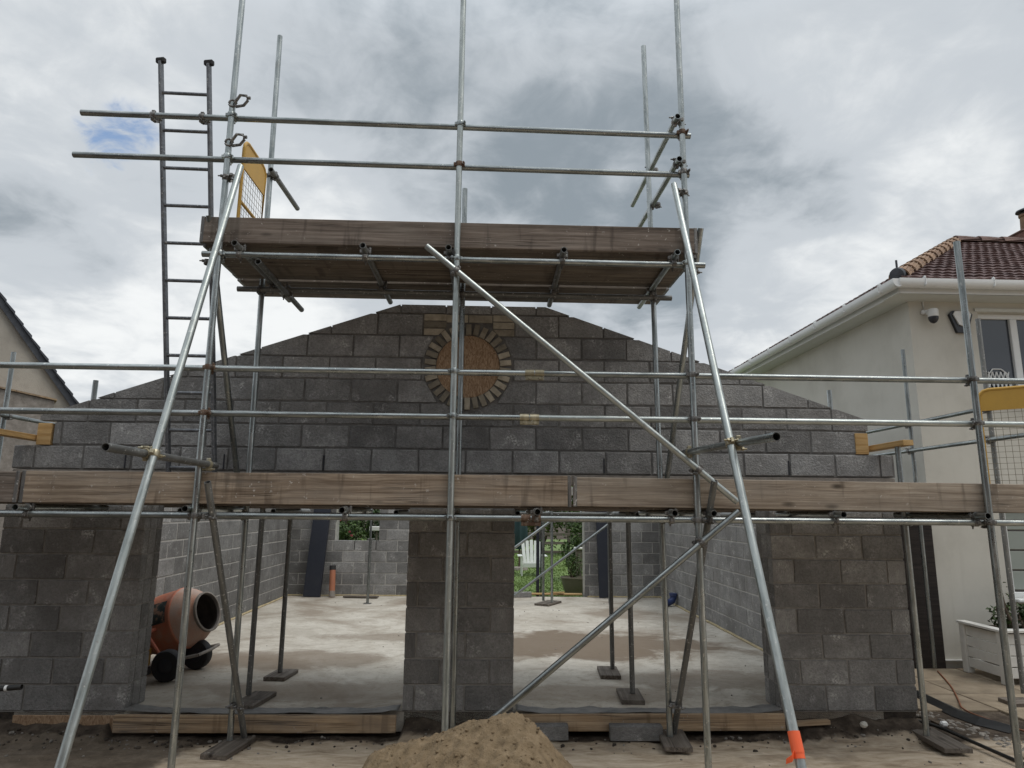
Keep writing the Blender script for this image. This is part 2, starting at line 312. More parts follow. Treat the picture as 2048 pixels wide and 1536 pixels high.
M['teal'] = m_plain('dark_teal_canvas', (.018, .045, .05), .8, dirt=.2)
M['grass'] = m_simple_noise('grass', [(.3, (.10, .16, .035)), (.7, (.17, .245, .065))], 2.5, .8, 0, .01, 40, 0)
M['leaf'] = m_leaf('shrub_leaf', (.04, .075, .018), (.10, .16, .035))
M['leaf_light'] = m_leaf('bright_leaf', (.10, .16, .03), (.23, .29, .075))
M['leaf_dark'] = m_leaf('dark_leaf', (.022, .045, .012), (.055, .09, .025))
M['bark'] = m_simple_noise('bark', [(.3, (.06, .045, .032)), (.7, (.16, .12, .085))], 9, .95, .6, .02, 30, .1)
M['pink'] = m_plain('pink_petal', (.62, .14, .20), .6, dirt=0, bump=0)
M['pot'] = m_plain('weathered_stone_pot', (.20, .18, .13), .9, dirt=.4, dcol=(.07, .085, .04))
M['cable'] = m_plain('orange_brown_cable', (.22, .085, .04), .6, dirt=.3)
M['blind'] = m_plain('grey_green_blind', (.30, .33, .30), .6, dirt=.1, bump=0)
M['decal'] = m_simple_noise('worn_sticker', [(.35, (.025, .035, .033)), (.52, (.05, .065, .06)), (.62, (.34, .20, .14))], 17, .7, .2, .004, 40, 0)
def m_glass():
    g = G('dark_window_glass'); return g.fin((.035, .04, .05), .06, 0, .9)
M['glass'] = m_glass()

# ------------------------------------------------------------------ object helpers
WM = {}
def put(o, parent, mw):
    COL.objects.link(o)
    if parent is not None:
        o.parent = parent; o.matrix_parent_inverse = WM[parent.name].inverted()
    o.matrix_basis = mw; WM[o.name] = mw.copy()
    return o
def tag(o, label=None, cat=None, group=None, kind=None):
    if label: o['label'] = label
    if cat: o['category'] = cat
    if group: o['group'] = group
    if kind: o['kind'] = kind
    return o
def thing(name, label, cat, loc, group=None):
    o = bpy.data.objects.new(name, None); o.empty_display_size = .1
    put(o, None, Matrix.Translation(V(loc))); return tag(o, label, cat, group)
def ob(name, me, mat, parent=None, mw=None):
    if mat is not None and not me.materials: me.materials.append(M[mat])
    o = bpy.data.objects.new(name, me); return put(o, parent, mw or Matrix())
def frame(a, b, up=V((0, 0, 1))):
    """matrix at a whose local X runs to b"""
    x = (V(b)-V(a)).normalized(); y = up.cross(x)
    if y.length < 1e-4: y = V((0, 1, 0))
    y.normalize(); z = x.cross(y)
    return Matrix(((x.x, y.x, z.x, a[0]), (x.y, y.y, z.y, a[1]), (x.z, y.z, z.z, a[2]), (0, 0, 0, 1)))
class MB:
    def __init__(s): s.v = []; s.f = []
    def add(s, vs, fs):
        b = len(s.v); s.v += [tuple(v) for v in vs]; s.f += [tuple(b+i for i in f) for f in fs]; return s
    def box(s, c, d, m=None, ch=0):
        x, y, z = d[0]/2, d[1]/2, d[2]/2; c = V(c); pts = []
        if ch <= 0:
            P = [V((i*x, j*y, k*z)) for i in (-1, 1) for j in (-1, 1) for k in (-1, 1)]
            F = [(0, 1, 3, 2), (4, 6, 7, 5), (0, 4, 5, 1), (2, 3, 7, 6), (0, 2, 6, 4), (1, 5, 7, 3)]
        else:
            P = []; idx = {}
            for i in (-1, 1):
                for j in (-1, 1):
                    for k in (-1, 1):
                        for a in range(3):
                            q = [i*(x-ch), j*(y-ch), k*(z-ch)]; q[a] = (i*x, j*y, k*z)[a]
                            idx[i, j, k, a] = len(P); P.append(V(q))
            F = []
            for a in range(3):
                for s_ in (-1, 1):
                    o_ = [t for t in range(3) if t != a]; ring = []
                    for (p, q) in ((-1, -1), (1, -1), (1, 1), (-1, 1)):
                        t = [0, 0, 0]; t[a] = s_; t[o_[0]] = p; t[o_[1]] = q; ring.append(idx[t[0], t[1], t[2], a])
                    flip = (s_ > 0) != (a != 1)
                    F.append(tuple(ring[::-1] if flip else ring))
            for a in range(3):
                b_, c_ = [t for t in range(3) if t != a]
                for p in (-1, 1):
                    for q in (-1, 1):
                        r = []
                        for e in (-1, 1):
                            t = [0, 0, 0]; t[a] = e; t[b_] = p; t[c_] = q
                            r.append((idx[t[0], t[1], t[2], b_], idx[t[0], t[1], t[2], c_]))
                        F.append((r[0][0], r[1][0], r[1][1], r[0][1]))
            for i in (-1, 1):
                for j in (-1, 1):
                    for k in (-1, 1): F.append(tuple(idx[i, j, k, a] for a in range(3)))
        P = [(m.to_3x3() @ p if m else p)+c for p in P]
        return s.add(P, F)
    def cyl(s, a, b, r, r2=None, seg=12, caps=True):
        a, b = V(a), V(b); r2 = r if r2 is None else r2; m = frame(a, b).to_3x3(); vs = []
        for (p, q) in ((a, r), (b, r2)):
            for i in range(seg):
                t = 2*math.pi*i/seg; vs.append(p+m @ V((0, math.cos(t)*q, math.sin(t)*q)))
        fs = [(i, (i+1) % seg, seg+(i+1) % seg, seg+i) for i in range(seg)]
        if caps: fs += [tuple(range(seg))[::-1], tuple(range(seg, 2*seg))]
        return s.add(vs, fs)
    def path(s, pts, r, seg=8):
        pts = [V(p) for p in pts]; vs = []; n = len(pts)
        for i, p in enumerate(pts):
            d = (pts[min(i+1, n-1)]-pts[max(i-1, 0)]).normalized(); m = frame(p, p+d).to_3x3()
            rr = r(i/(n-1)) if callable(r) else r
            for k in range(seg):
                t = 2*math.pi*k/seg; vs.append(p+m @ V((0, math.cos(t)*rr, math.sin(t)*rr)))
        fs = [(i*seg+k, i*seg+(k+1) % seg, (i+1)*seg+(k+1) % seg, (i+1)*seg+k) for i in range(n-1) for k in range(seg)]
        fs += [tuple(range(seg))[::-1], tuple(range((n-1)*seg, n*seg))]
        return s.add(vs, fs)
    def lathe(s, prof, m, seg=32):
        vs = []; n = len(prof)
        for (x, r) in prof:
            for k in range(seg):
                t = 2*math.pi*k/seg; vs.append(m @ V((x, math.cos(t)*r, math.sin(t)*r)))
        return s.add(vs, [(i*seg+k, i*seg+(k+1) % seg, (i+1)*seg+(k+1) % seg, (i+1)*seg+k) for i in range(n-1) for k in range(seg)])
    def prism(s, poly, f0, f1):
        """poly of 2d points; f0/f1 map a 2d point to the front and back 3d point"""
        n = len(poly); vs = [f0(p) for p in poly]+[f1(p) for p in poly]
        return s.add(vs, [tuple(range(n)), tuple(range(n, 2*n))[::-1]]+[(i, n+i, n+(i+1) % n, (i+1) % n) for i in range(n)])
    def mesh(s, name, smooth=None, org=None):
        me = bpy.data.meshes.new(name)
        vs = s.v if org is None else [tuple(V(v)-V(org)) for v in s.v]
        me.from_pydata(vs, [], s.f); me.update()
        import bmesh
        bm = bmesh.new(); bm.from_mesh(me); bmesh.ops.recalc_face_normals(bm, faces=bm.faces); bm.to_mesh(me); bm.free()
        if smooth is not None:
            for p in me.polygons: p.use_smooth = True
            me.set_sharp_from_angle(angle=R(smooth))
        return me
    def build(s, name, mat, parent=None, org=None, smooth=None):
        if org is None:
            xs = list(zip(*s.v)); org = [(min(q)+max(q))/2 for q in xs]
        return ob(name, s.mesh(name, smooth, org), mat, parent, Matrix.Translation(V(org)))

# ------------------------------------------------------------------ ground
def fbm(x, y, z=0, o=4): return noise.fractal(V((x, y, z)), .9, 2.1, o, noise_basis='PERLIN_ORIGINAL')
def axis(lo, hi, step, far):
    a = [lo+(hi-lo)*i/int((hi-lo)/step) for i in range(int((hi-lo)/step)+1)]
    d = step; p = lo; pre = []
    while p > -far: d *= 1.5; p -= d; pre.append(p)
    d = step; p = hi; post = []
    while p < far: d *= 1.5; p += d; post.append(p)
    return pre[::-1]+a+post
def sheet(name, xs, ys, hf, mat, kind='structure', parent=None):
    vs = [(x, y, hf(x, y)) for y in ys for x in xs]; n = len(xs)
    fs = [(j*n+i, j*n+i+1, (j+1)*n+i+1, (j+1)*n+i) for j in range(len(ys)-1) for i in range(n-1)]
    me = bpy.data.meshes.new(name); me.from_pydata(vs, [], fs); me.update()
    for p in me.polygons: p.use_smooth = True
    o = ob(name, me, mat, parent)
    if kind: o['kind'] = kind
    return o
def ground_h(x, y):
    if abs(x) > 9 or y > 9 or y < -7: return -.2
    h = -.17+.012*fbm(x*1.1, y*1.1)+.006*fbm(x*7, y*7, 3)
    if -.5 < y < .4: h += .022*fbm(x*4, y*6, 5)*(1-abs(y+.15)/.55)-.012
    pr = 1. if (-4.6 < x < -3.25 or -.7 < x < .22 or 2.78 < x < 3.98) else 0.
    if pr and -.34 < y < .05: h += (.115+.05*fbm(x*2.2, 4, 8))*max(0., min(1., (y+.34)/.3))+.012*fbm(x*13, y*13, 2)
    elif -.32 < y < -.09: h += .045*max(0., fbm(x*1.7, 1, 4))*((y+.32)/.23)
    if y > .3 or x > 4.15: h = min(h, -.19) if x > 4.15 or (-4.5 < x < 4.0) else h
    return h
sheet('ground', axis(-5.2, 5.2, .045, 160), axis(-3.2, .5, .035, 160), ground_h, 'dirt')
slab = MB().box((-.24, 4.06, -.085), (7.8, 8.08, .17)).build('garage_floor', 'slab'); slab['kind'] = 'structure'
lawn = sheet('lawn', [-12+i*.5 for i in range(57)], [8.62+i*.5 for i in range(60)], lambda x, y: -.11+.04*fbm(x*.5, y*.5), 'grass')
# flag paving beside the house
pav = MB().box((7.6, .35, -.195), (6.6, 4.3, .05)).build('paving', 'dirt'); pav['kind'] = 'structure'
fl = {}
for i in range(8):
    for j in range(7):
        if i == 0 and j in (2, 3): continue
        k = random.randrange(3)
        if k not in fl: fl[k] = MB().box((0, 0, 0), (.785, .585, .045), ch=.006).mesh('flagstone')
        ob('flagstone', fl[k], 'paving', pav, Matrix.Translation((4.78+i*.8, -1.5+j*.6, -.172+random.uniform(-.003, .003))) @ Matrix.Rotation(random.uniform(-.006, .006), 4, 'Z') @ Matrix.Rotation(random.uniform(-.004, .004), 4, 'X'))

# ------------------------------------------------------------------ the block garage
XL, XR, XI0, XI1, YB = -4.46, 3.98, -4.12, 3.64, 8.08     # outer left/right, inner left/right, back inner face
O1, O2, O3, O4 = -3.173, -.735, .26, 2.70                  # openings
ZL = 2.124                                                 # first gable course
CX, CZ = -.213, 3.168                                      # round opening
garage = thing('block_garage', 'half-built grey concrete block garage with two openings and a gable behind the scaffold', 'garage', (-.24, 4, 0))
def vR(x): return 3.79-.3455*(x-.55)
def vL(x): return 3.79+.3455*(x+.90)
body = MB()
def ext(poly, y0=.012, y1=.338): body.prism(poly, lambda p: (p[0], y0, p[1]), lambda p: (p[0], y1, p[1]))
e = .006
ext([(XL+e, -.002), (O1-e, -.002), (O1-e, 2.022), (XL+e, 2.022)]); ext([(O2+e, -.002), (O3-e, -.002), (O3-e, 2.022), (O2+e, 2.022)]); ext([(O4+e, -.002), (XR-e, -.002), (XR-e, 2.022), (O4+e, 2.022)])
ext([(XL+e, ZL+.003), (XR-e, ZL+.003), (XR-e, 2.343), (3.73, 2.345), (3.72, vR(3.72)-.01), (.55, 3.777), (-.90, 3.777), (-4.1, vL(-4.1)-.01), (-4.11, 2.345), (XL+e, 2.343)])
fw = body.build('front_wall', 'mortar', garage, (0, 0, 0))
gm = MB().prism([(XL+e, ZL+.002), (XR-e, ZL+.002), (XR-e, 2.342), (3.73, 2.344), (3.72, vR(3.72)-.012), (.55, 3.775), (-.90, 3.775), (-4.1, vL(-4.1)-.012), (-4.11, 2.344), (XL+e, 2.342)], lambda p: (p[0], .0095, p[1]), lambda p: (p[0], .0118, p[1])).build('pointing', 'mortar_dark', garage)
for (a_, b_) in ((XL, O1), (O2, O3), (O4, XR)): MB().box(((a_+b_)/2, .17, -.115), (b_-a_-.03, .3, .22)).build('footing', 'soil', garage)
ln = MB().box(((XL+XR)/2, .175, 2.073), (XR-XL-.02, .335, .096), ch=.004).build('lintel', 'cement', garage)
blk_meshes = []
def jit_block():
    b = MB().box((0, 0, 0), (.44, .1, .215), ch=.007)
    b.v = [(x+random.uniform(-.004, .003)*(1 if x > 0 else -1), y+random.uniform(-.0015, .0015), z+random.uniform(-.004, .0025)*(1 if z > 0 else -1)) for x, y, z in b.v]
    me = b.mesh('block'); me.materials.append(M['block']); return me
blk_meshes = [jit_block() for _ in range(12)]
cands = []       # (apparent size, wall, fn) for blocks that may have to be merged
CAMP = V((.017, -6.456, 1.789))
def clip(poly, nx, nz, d):
    """keep nx*x+nz*z <= d"""
    out = []
    for i, p in enumerate(poly):
        q = poly[(i+1) % len(poly)]; a = nx*p[0]+nz*p[1]-d; b = nx*q[0]+nz*q[1]-d
        if a <= 0: out.append(p)
        if a*b < 0: t = a/(a-b); out.append((p[0]+t*(q[0]-p[0]), p[1]+t*(q[1]-p[1])))
    return out
def area(p): return abs(sum(p[i][0]*p[(i+1) % len(p)][1]-p[(i+1) % len(p)][0]*p[i][1] for i in range(len(p))))/2
def rect_block(x0, x1, z0, z1, place, parent, name='block'):
    """place(u) gives a matrix whose local X is along the wall and -Y is its face"""
    sc = Matrix.Diagonal(((x1-x0)/.44, 1, (z1-z0)/.215, 1))
    w = Matrix.Translation((random.uniform(-.001, .001), random.uniform(-.002, .002), 0)) @ Matrix.Rotation(random.uniform(-.003, .003), 4, 'Y') @ Matrix.Rotation(random.uniform(-.004, .004), 4, 'Z')
    return place((x0+x1)/2, (z0+z1)/2) @ w @ sc
def spans(x0, x1, off, gap=.014, step=.45):
    k = math.floor((x0-off)/step); r = []; p = x0
    while p < x1-1e-6:
        k += 1; j = off+k*step
        if j-p < .04: continue
        q = min(j, x1)
        if x1-q < .05: q = x1
        r.append((p+(gap/2 if p > x0 else 0), q-(gap/2 if q < x1 else 0))); p = q
    return r
def front(u, w): return Matrix.Translation((u, .05, w))
nfront = 0
def fblock(x0, x1, z0, z1, clips=()):
    global nfront
    poly = [(x0, z0), (x1, z0), (x1, z1), (x0, z1)]; cut = False
    for c in clips:
        q = clip(poly, *c)
        if len(q) != len(poly) or q != poly: cut = True
        poly = q
        if len(poly) < 3: return
    if area(poly) < .0015: return
    nfront += 1
    if not cut:
        o = ob('block', random.choice(blk_meshes), None, fw, rect_block(x0, x1, z0, z1, front, fw)); return
    y0 = random.uniform(-.002, .002)
    cx = sum(p[0] for p in poly)/len(poly); cz = sum(p[1] for p in poly)/len(poly)
    sh = [(cx+(p[0]-cx)*.985, cz+(p[1]-cz)*.985) for p in poly]
    b = MB(); n = len(poly)
    vs = [(p[0], y0, p[1]) for p in sh]+[(p[0], y0+.005, p[1]) for p in poly]+[(p[0], .1, p[1]) for p in poly]
    b.add(vs, [tuple(range(n)), tuple(range(2*n, 3*n))[::-1]]+[(k*n+i, (k+1)*n+i, (k+1)*n+(i+1) % n, k*n+(i+1) % n) for k in (0, 1) for i in range(n)])
    b.build('block', 'block', fw, (cx, .05, cz))
for k in range(9):
    z0, z1 = .225*k+.007, .225*k+.218
    for (a, b, o0, o1) in ((XL, O1, -3.62, -3.845), (O2, O3, -.635, -.41), (O4, XR, 3.13, 2.905)):
        for (p, q) in spans(a, b, o0 if k % 2 == 0 else o1): fblock(p, q, z0, z1)
for j in range(8):
    z0, z1 = ZL+.225*j+.0075, ZL+.225*j+.2175
    off = -2.017+(.225 if j % 2 else 0)
    a, b = (XL, XR-.03) if j == 0 else (-4.11, 3.61) if j == 1 else (-4.26, 3.74)
    for (p, q) in spans(a, b, off):
        cl = []
        if j > 1: cl = [(.3455, 1, 3.79+.3455*.55), (-.3455, 1, 3.79+.3455*.90), (0, 1, 3.79)]
        cx, cz = (p+q)/2, (z0+z1)/2
        if j == 6 and q > -.66 and p < .245:
            if p < -.66: q = -.665; cx = (p+q)/2
            elif q > .245: p = .25; cx = (p+q)/2
            else: continue
            if q-p < .04: continue
        nx = min(max(CX, p), q); nz = min(max(CZ, z0), z1)
        if math.hypot(nx-CX, nz-CZ) < .437:
            far = max(math.hypot(x-CX, z-CZ) for x in (p, q) for z in (z0, z1))
            if far < .46: continue
            dx, dz = cx-CX, cz-CZ
            if abs(dx) < .12:     # block straddling the axis: split, cut each half
                for (pp, qq) in ((p, CX-.005), (CX+.005, q)):
                    if qq-pp < .05: continue
                    d = V((((pp+qq)/2-CX)*.8, cz-CZ)).normalized(); r = .437
                    fblock(pp, qq, z0, z1, cl+[(-d.x, -d.y, -(d.x*CX+d.y*CZ)-r)])
                continue
            d = V((dx, dz)).normalized(); fblock(p, q, z0, z1, cl+[(-d.x, -d.y, -(d.x*CX+d.y*CZ)-.437)])
        else: fblock(p, q, z0, z1, cl)
rm = MB(); rm.prism([(CX+.45*math.cos(2*math.pi*i/48), CZ+.45*math.sin(2*math.pi*i/48)) for i in range(48)], lambda p: (p[0], .006, p[1]), lambda p: (p[0], .009, p[1])); rm.build('ring_mortar', 'mortar_dark', garage)
# brick-on-edge ring, boarded round opening, brick packing
NB = 30
for i in range(NB):
    a0 = 2*math.pi*(i+.10)/NB; a1 = 2*math.pi*(i+.90)/NB; r0, r1 = .318+random.uniform(-.003, .003), .428+random.uniform(-.006, .006); y = random.uniform(-.022, -.012)
    poly = [(CX+r*math.cos(t), CZ+r*math.sin(t)) for r, t in ((r0, a0), (r1, a0+.025), (r1, a1-.025), (r0, a1))]
    MB().prism(poly, lambda p: (p[0], y, p[1]), lambda p: (p[0], .1, p[1])).build('brick', 'brick', fw)
for (xa, xb) in ((-.655, -.437), (.03, .24)):
    for k in range(3):
        z = ZL+.225*6+.008+k*.074
        poly = [(xa, z), (xb, z), (xb, z+.064), (xa, z+.064)]
        d = V(((xa+xb)/2-CX, z+.03-CZ)).normalized(); poly = clip(poly, -d.x, -d.y, -(d.x*CX+d.y*CZ)-.435)
        if len(poly) > 2: MB().prism(poly, lambda p: (p[0], -.002, p[1]), lambda p: (p[0], .1, p[1])).build('brick', 'brick', fw)
for (xa, xb) in ((-.435, -.222), (-.212, .02)):
    MB().prism([(xa, 3.615), (xb, 3.615), (xb, 3.69), (xa, 3.69)], lambda p: (p[0], -.001, p[1]), lambda p: (p[0], .1, p[1])).build('brick', 'brick', fw)
db = MB(); db.prism([(CX+.312*math.cos(2*math.pi*i/48), CZ+.312*math.sin(2*math.pi*i/48)) for i in range(48)], lambda p: (p[0], .001, p[1]), lambda p: (p[0], .05, p[1]))
tag(db.build('round_board', 'osb', garage), 'round chipboard sheet closing the circular opening')
for x in (-3.417, -2.5, -1.564, 1.117, 2.02, 2.921):
    MB().box((x, .0, ZL+.085), (.011, .02, .145), ch=.002).build('weep_vent', 'dark_plastic', fw)
# reveals: block ends seen inside the two openings
for (x, sgn) in ((O1, 1), (O4, -1)):
    for k in range(9):
        for (y0, y1) in ((.108, .236), (.246, .345)):
            MB().box((x-sgn*.05, (y0+y1)/2, .225*k+.1125), (.1+random.uniform(-.002, .002), y1-y0, .215), ch=.004).build('block', 'block', fw); nfront += 1
# timber at the eaves
for (x, xa, sg) in ((-4.35, -4.20, -1), (3.85, 3.665, 1)):
    MB().box((xa, .04, 2.452), (.13, .09, .205), ch=.004).build('eaves_block', 'wood_new', garage)
    b = MB().box((0, 0, 0), (.95, .1, .05), ch=.003).mesh('wall_plate')
    ob('wall_plate', b, 'wood_new', garage, frame((x-.02*sg, .02, 2.418), (x+.01*sg, -1, 2.43)))
# side and back walls
def wallbox(name, boxes):
    b = MB()
    for c, d in boxes: b.box(c, d)
    return b.build(name, 'mortar_light', garage, (0, 0, 0))
lw = wallbox('left_wall', [((XI0-.173, 4.22, 1.05), (.334, 7.74, 2.42))])
rw = wallbox('right_wall', [((XI1+.173, 4.22, 1.05), (.334, 7.74, 2.42))])
WX0, WX1, WZ, DX0, DX1 = -3.21, -2.295, .925, .55, 2.05
yc = YB+.18
bw = wallbox('back_wall', [(((XI0-.3+WX0)/2, yc, 1.05), (WX0-XI0+.3, .346, 2.42)), (((WX0+WX1)/2, yc, (WZ-.165)/2), (WX1-WX0, .346, WZ+.155)),
    (((WX1+DX0)/2, yc, 1.05), (DX0-WX1, .346, 2.42)), (((DX1+XI1+.3)/2, yc, 1.05), (XI1+.3-DX1, .346, 2.42)),
    (((WX0+WX1)/2, yc, 2.18), (WX1-WX0, .34, .16)), (((DX0+DX1)/2, yc, 2.18), (DX1-DX0, .34, .16))])
def leftm(u, w): return Matrix.Translation((XI0-.05, u, w)) @ Matrix.Rotation(math.pi/2, 4, 'Z')
def rightm(u, w): return Matrix.Translation((XI1+.05, u, w)) @ Matrix.Rotation(-math.pi/2, 4, 'Z')
def backm(u, w): return Matrix.Translation((u, YB+.05, w))
inner = []
for k in range(10):
    z0, z1 = .225*k+.007, .225*k+.218
    for (wl, f, off) in ((lw, leftm, .1), (rw, rightm, .3)):
        for (p, q) in spans(.36, YB, off+(.225 if k % 2 else 0)): inner.append((wl, f, p, q, z0, z1))
    segs = [(XI0, DX0), (DX1, XI1)] if z0 < WZ else [(XI0, WX0), (WX1, DX0), (DX1, XI1)]
    for (a, b) in segs:
        for (p, q) in spans(a, b, -.1+(.225 if k % 2 else 0)): inner.append((bw, backm, p, q, z0, z1))
def app(t):
    wl, f, p, q, z0, z1 = t; c = f((p+q)/2, (z0+z1)/2).translation; d = c-CAMP
    nrm = V((1, 0, 0)) if wl is lw else V((-1, 0, 0)) if wl is rw else V((0, -1, 0))
    a = (q-p)*(z1-z0)*abs(nrm.dot(d.normalized()))/d.length_squared
    if z0 > 1.7: a *= .01
    # hidden behind the front piers
    t0 = -CAMP.y/(c.y-CAMP.y); xf = CAMP.x+(c.x-CAMP.x)*t0
    if not (O1-.02 < xf < O2 or O3 < xf < O4+.02): a *= .01
    return a
inner.sort(key=app, reverse=True)
keep = max(0, 300-nfront); rest = {}
for i, t in enumerate(inner):
    wl, f, p, q, z0, z1 = t; mw = rect_block(p, q, z0, z1, f, wl)
    if i < keep: ob('block', random.choice(blk_meshes), None, wl, mw)
    else: rest.setdefault(wl.name, []).append(mw)
for wn, ms in rest.items():
    b = MB(); src = blk_meshes[0]; base = [v.co.copy() for v in src.vertices]; F = [tuple(p.vertices) for p in src.polygons]
    for mw in ms: b.add([mw @ v for v in base], F)
    o = b.build('block_courses', 'block', bpy.data.objects[wn], (0, 0, 0)); o['kind'] = 'stuff'
# insulation strip round the slab edge
for (a, b) in (((XI0+.02, .4, .012), (XI0+.02, 8.05, .012)), ((XI1-.02, .4, .012), (XI1-.02, 8.05, .012)), ((XI0, 8.06, .012), (.5, 8.06, .012)), ((2.1, 8.06, .012), (XI1, 8.06, .012))):
    pts = [V(a).lerp(V(b), i/24)+V((random.uniform(-.004, .004), random.uniform(-.004, .004), random.uniform(-.004, .006))) for i in range(25)]
    MB().path(pts, .018, 6).build('slab_edge_strip', 'foam', garage)
# formwork boards and chipboard strip at the foot of the openings
def board(name, label, cat, a, b, w, t, mat, group=None, parent=None, ch=.004, up=V((0, 0, 1))):
    """plank whose length runs from a to b, w across (local Y), t along local Z"""
    L_ = (V(b)-V(a)).length
    me = MB().box((0, 0, 0), (L_, w, t), ch=ch).mesh(name)
    mw = frame((V(a)+V(b))/2, b, up)
    o = ob(name, me, mat, parent, mw)
    if label: tag(o, label, cat, group)
    if cat in ('toe board', 'scaffold board'):
        for sx in (-1, 1):
            be = MB().box((0, 0, 0), (.028, w+.004, t+.004), ch=.002).mesh('end_band'); ob('end_band', be, 'coupler', o, mw @ Matrix.Translation((sx*(L_/2-.016), 0, 0)))
    return o
board('formwork_board', 'long brown timber formwork board on edge below the left garage opening', 'board', (-3.2, -.115, -.062), (-.77, -.115, -.066), .035, .145, 'wood_form')
board('formwork_board', 'brown timber formwork board on edge below the right garage opening', 'board', (.27, -.112, -.058), (2.68, -.112, -.052), .035, .14, 'wood_form')
board('chipboard_strip', 'orange chipboard strip on edge at the foot of the left pier', 'board', (-4.1, -.05, -.075), (-3.22, -.055, -.078), .018, .13, 'osb')
board('timber_offcut', 'short orange timber offcut lying at the foot of the right pier', 'timber', (2.72, -.16, -.055), (3.08, -.12, -.05), .05, .04, 'wood_form')
for nm, (xa, xb), lab in (('membrane', (O1+.02, O2-.02), 'dark grey plastic damp-proof sheet along the sill of the left opening'), ('membrane', (O3+.02, O4-.02), 'dark grey plastic damp-proof sheet along the sill of the right opening')):
    xs = [xa+(xb-xa)*i/60 for i in range(61)]; ys = [-.09+.17*i/12 for i in range(13)]
    o = sheet(nm, xs, ys, lambda x, y: .012+.02*max(0, fbm(x*2.3, y*6, xa))+.008*fbm(x*9, y*14, 2)*(1 if y > 0 else .5)+(.03*max(0, (abs(x-(xa+xb)/2)/(xb-xa)*2-.8)*5)), 'dpm', None); tag(o, lab, 'plastic sheet')
    m_ = o.modifiers.new('thick', 'SOLIDIFY'); m_.thickness = .002

# ------------------------------------------------------------------ house on the right
HX, HY, HB = 5.908, 2.477, 8.4
house = thing('rendered_house', 'cream rendered two-storey house with white gutters and brown tiled hip roof', 'house', (9, 5.4, -.15))
wl = MB()
WTX0, WTX1, WTZ0, WTZ1 = 6.90, 9.1, 3.45, 4.60; WBX0, WBX1, WBZ0, WBZ1 = 6.94, 9.1, .70, 1.95
def hb(x0, x1, y0, y1, z0, z1): wl.box(((x0+x1)/2, (y0+y1)/2, (z0+z1)/2), (x1-x0, y1-y0, z1-z0))
hb(HX, WTX0, HY, HY+.28, -.06, 4.745); hb(WTX1, 13, HY, HY+.28, -.06, 4.745)
hb(WTX0, WTX1, HY, HY+.28, WTZ1, 4.745); hb(WTX0, WTX1, HY, HY+.28, WBZ1, WTZ0); hb(WTX0, WTX1, HY, HY+.28, -.06, WBZ0)
hb(HX, HX+.28, HY+.28, HB, -.06, 4.745); hb(HX+.28, 13, HB-.28, HB, -.06, 4.745)
hw = wl.build('wall', 'render', house, (HX, HY, 0))
MB().box((9.47, HY+.16, -.13), (7.1, .27, .12)).build('plinth', 'render', house)
MB().box((9.45, HY+.0, -.066), (7.1, .05, .014)).build('bell_bead', 'upvc', house)
sf = MB(); sf.box((9.2, HY-.175, 4.748), (7.3, .35, .016)); sf.box((HX-.165, 5.32, 4.7465), (.33, 6.38, .016)); sf.build('soffit', 'soffit', house)
fa = MB(); fa.box((9.25, HY-.345, 4.84), (7.32, .02, .2)); fa.box((HX-.325, 5.32, 4.838), (.02, 6.38, .196)); fa.build('fascia', 'upvc', house)
def gutter(a, b):
    m = frame(a, b); L_ = (V(b)-V(a)).length; g_ = MB(); pr = [(-.072, .03)]+[(.072*math.cos(t), .085*math.sin(t)) for t in [math.pi+math.pi*i/10 for i in range(11)]]+[(.072, .03)]
    g_.prism(pr, lambda p: m @ V((0, p[0], p[1])), lambda p: m @ V((L_, p[0], p[1])))
    o = g_.build('gutter', 'upvc', house, smooth=40)
    for i in range(int(L_/.95)+1):
        c = m @ V((.35+i*.95, 0, -.004)); MB().box(c, (.03, .16, .15) if abs(a[1]-b[1]) < .1 else (.16, .03, .15), ch=.02).build('gutter_bracket', 'upvc', o)
gutter((5.5, HY-.44, 4.875), (13, HY-.44, 4.875)); gutter((HX-.42, 1.99, 4.873), (HX-.42, 8.75, 4.873))
# roof
EY, EX, EZ, RZ, AX, RY = 2.05, 5.50, 4.90, 6.90, 8.92, 5.46
rf = MB(); rf.add([(EX, EY, EZ), (13, EY, EZ), (13, RY, RZ), (AX, RY, RZ), (EX, 8.87, EZ), (13, 8.87, EZ)], [(0, 1, 2, 3), (0, 3, 4), (3, 2, 5, 4)])
roof = rf.build('roof', 'tile', house, (EX, EY, EZ))
def tiles(o, u, v, nrm, umax, vmax, ok):
    o, u, v, nrm = V(o), V(u).normalized(), V(v).normalized(), V(nrm).normalized(); b = MB(); du, dv = .025, .22
    nu = int(umax/du); nv = int(vmax/dv)+1
    for j in range(nv):
        row = []
        for e_ in (0, 1):
            for i in range(nu+1):
                s_ = (i % 6)/6.; h = .020*abs(math.sin(math.pi*(i*du)/.15))+(.045 if e_ == 0 else .014)+.006*math.sin(j*12.9+i//6*7.1)
                row.append(o+u*(i*du)+v*((j+e_)*dv+(0 if e_ else -.02))+nrm*h)
        fs = []
        for i in range(nu):
            if ok((i+.5)*du, (j+.5)*dv): fs.append((i, i+1, nu+2+i, nu+1+i))
        lo = [p-nrm*.045 for p in row[:nu+1]]; nb = len(row); row += lo
        for i in range(nu):
            if ok((i+.5)*du, (j+.5)*dv): fs.append((nb+i, nb+i+1, i+1, i))
        b.add(row, fs)
    x = b.build('roof_tiles', 'tile', roof, o, 40); x['kind'] = 'stuff'
sl = math.hypot(RY-EY, RZ-EZ)
tiles((EX, EY, EZ), (1, 0, 0), (0, RY-EY, RZ-EZ), (0, -(RZ-EZ), RY-EY), 7.4, sl, lambda u, v: u > v/sl*(AX-EX)-.05 and v < sl)
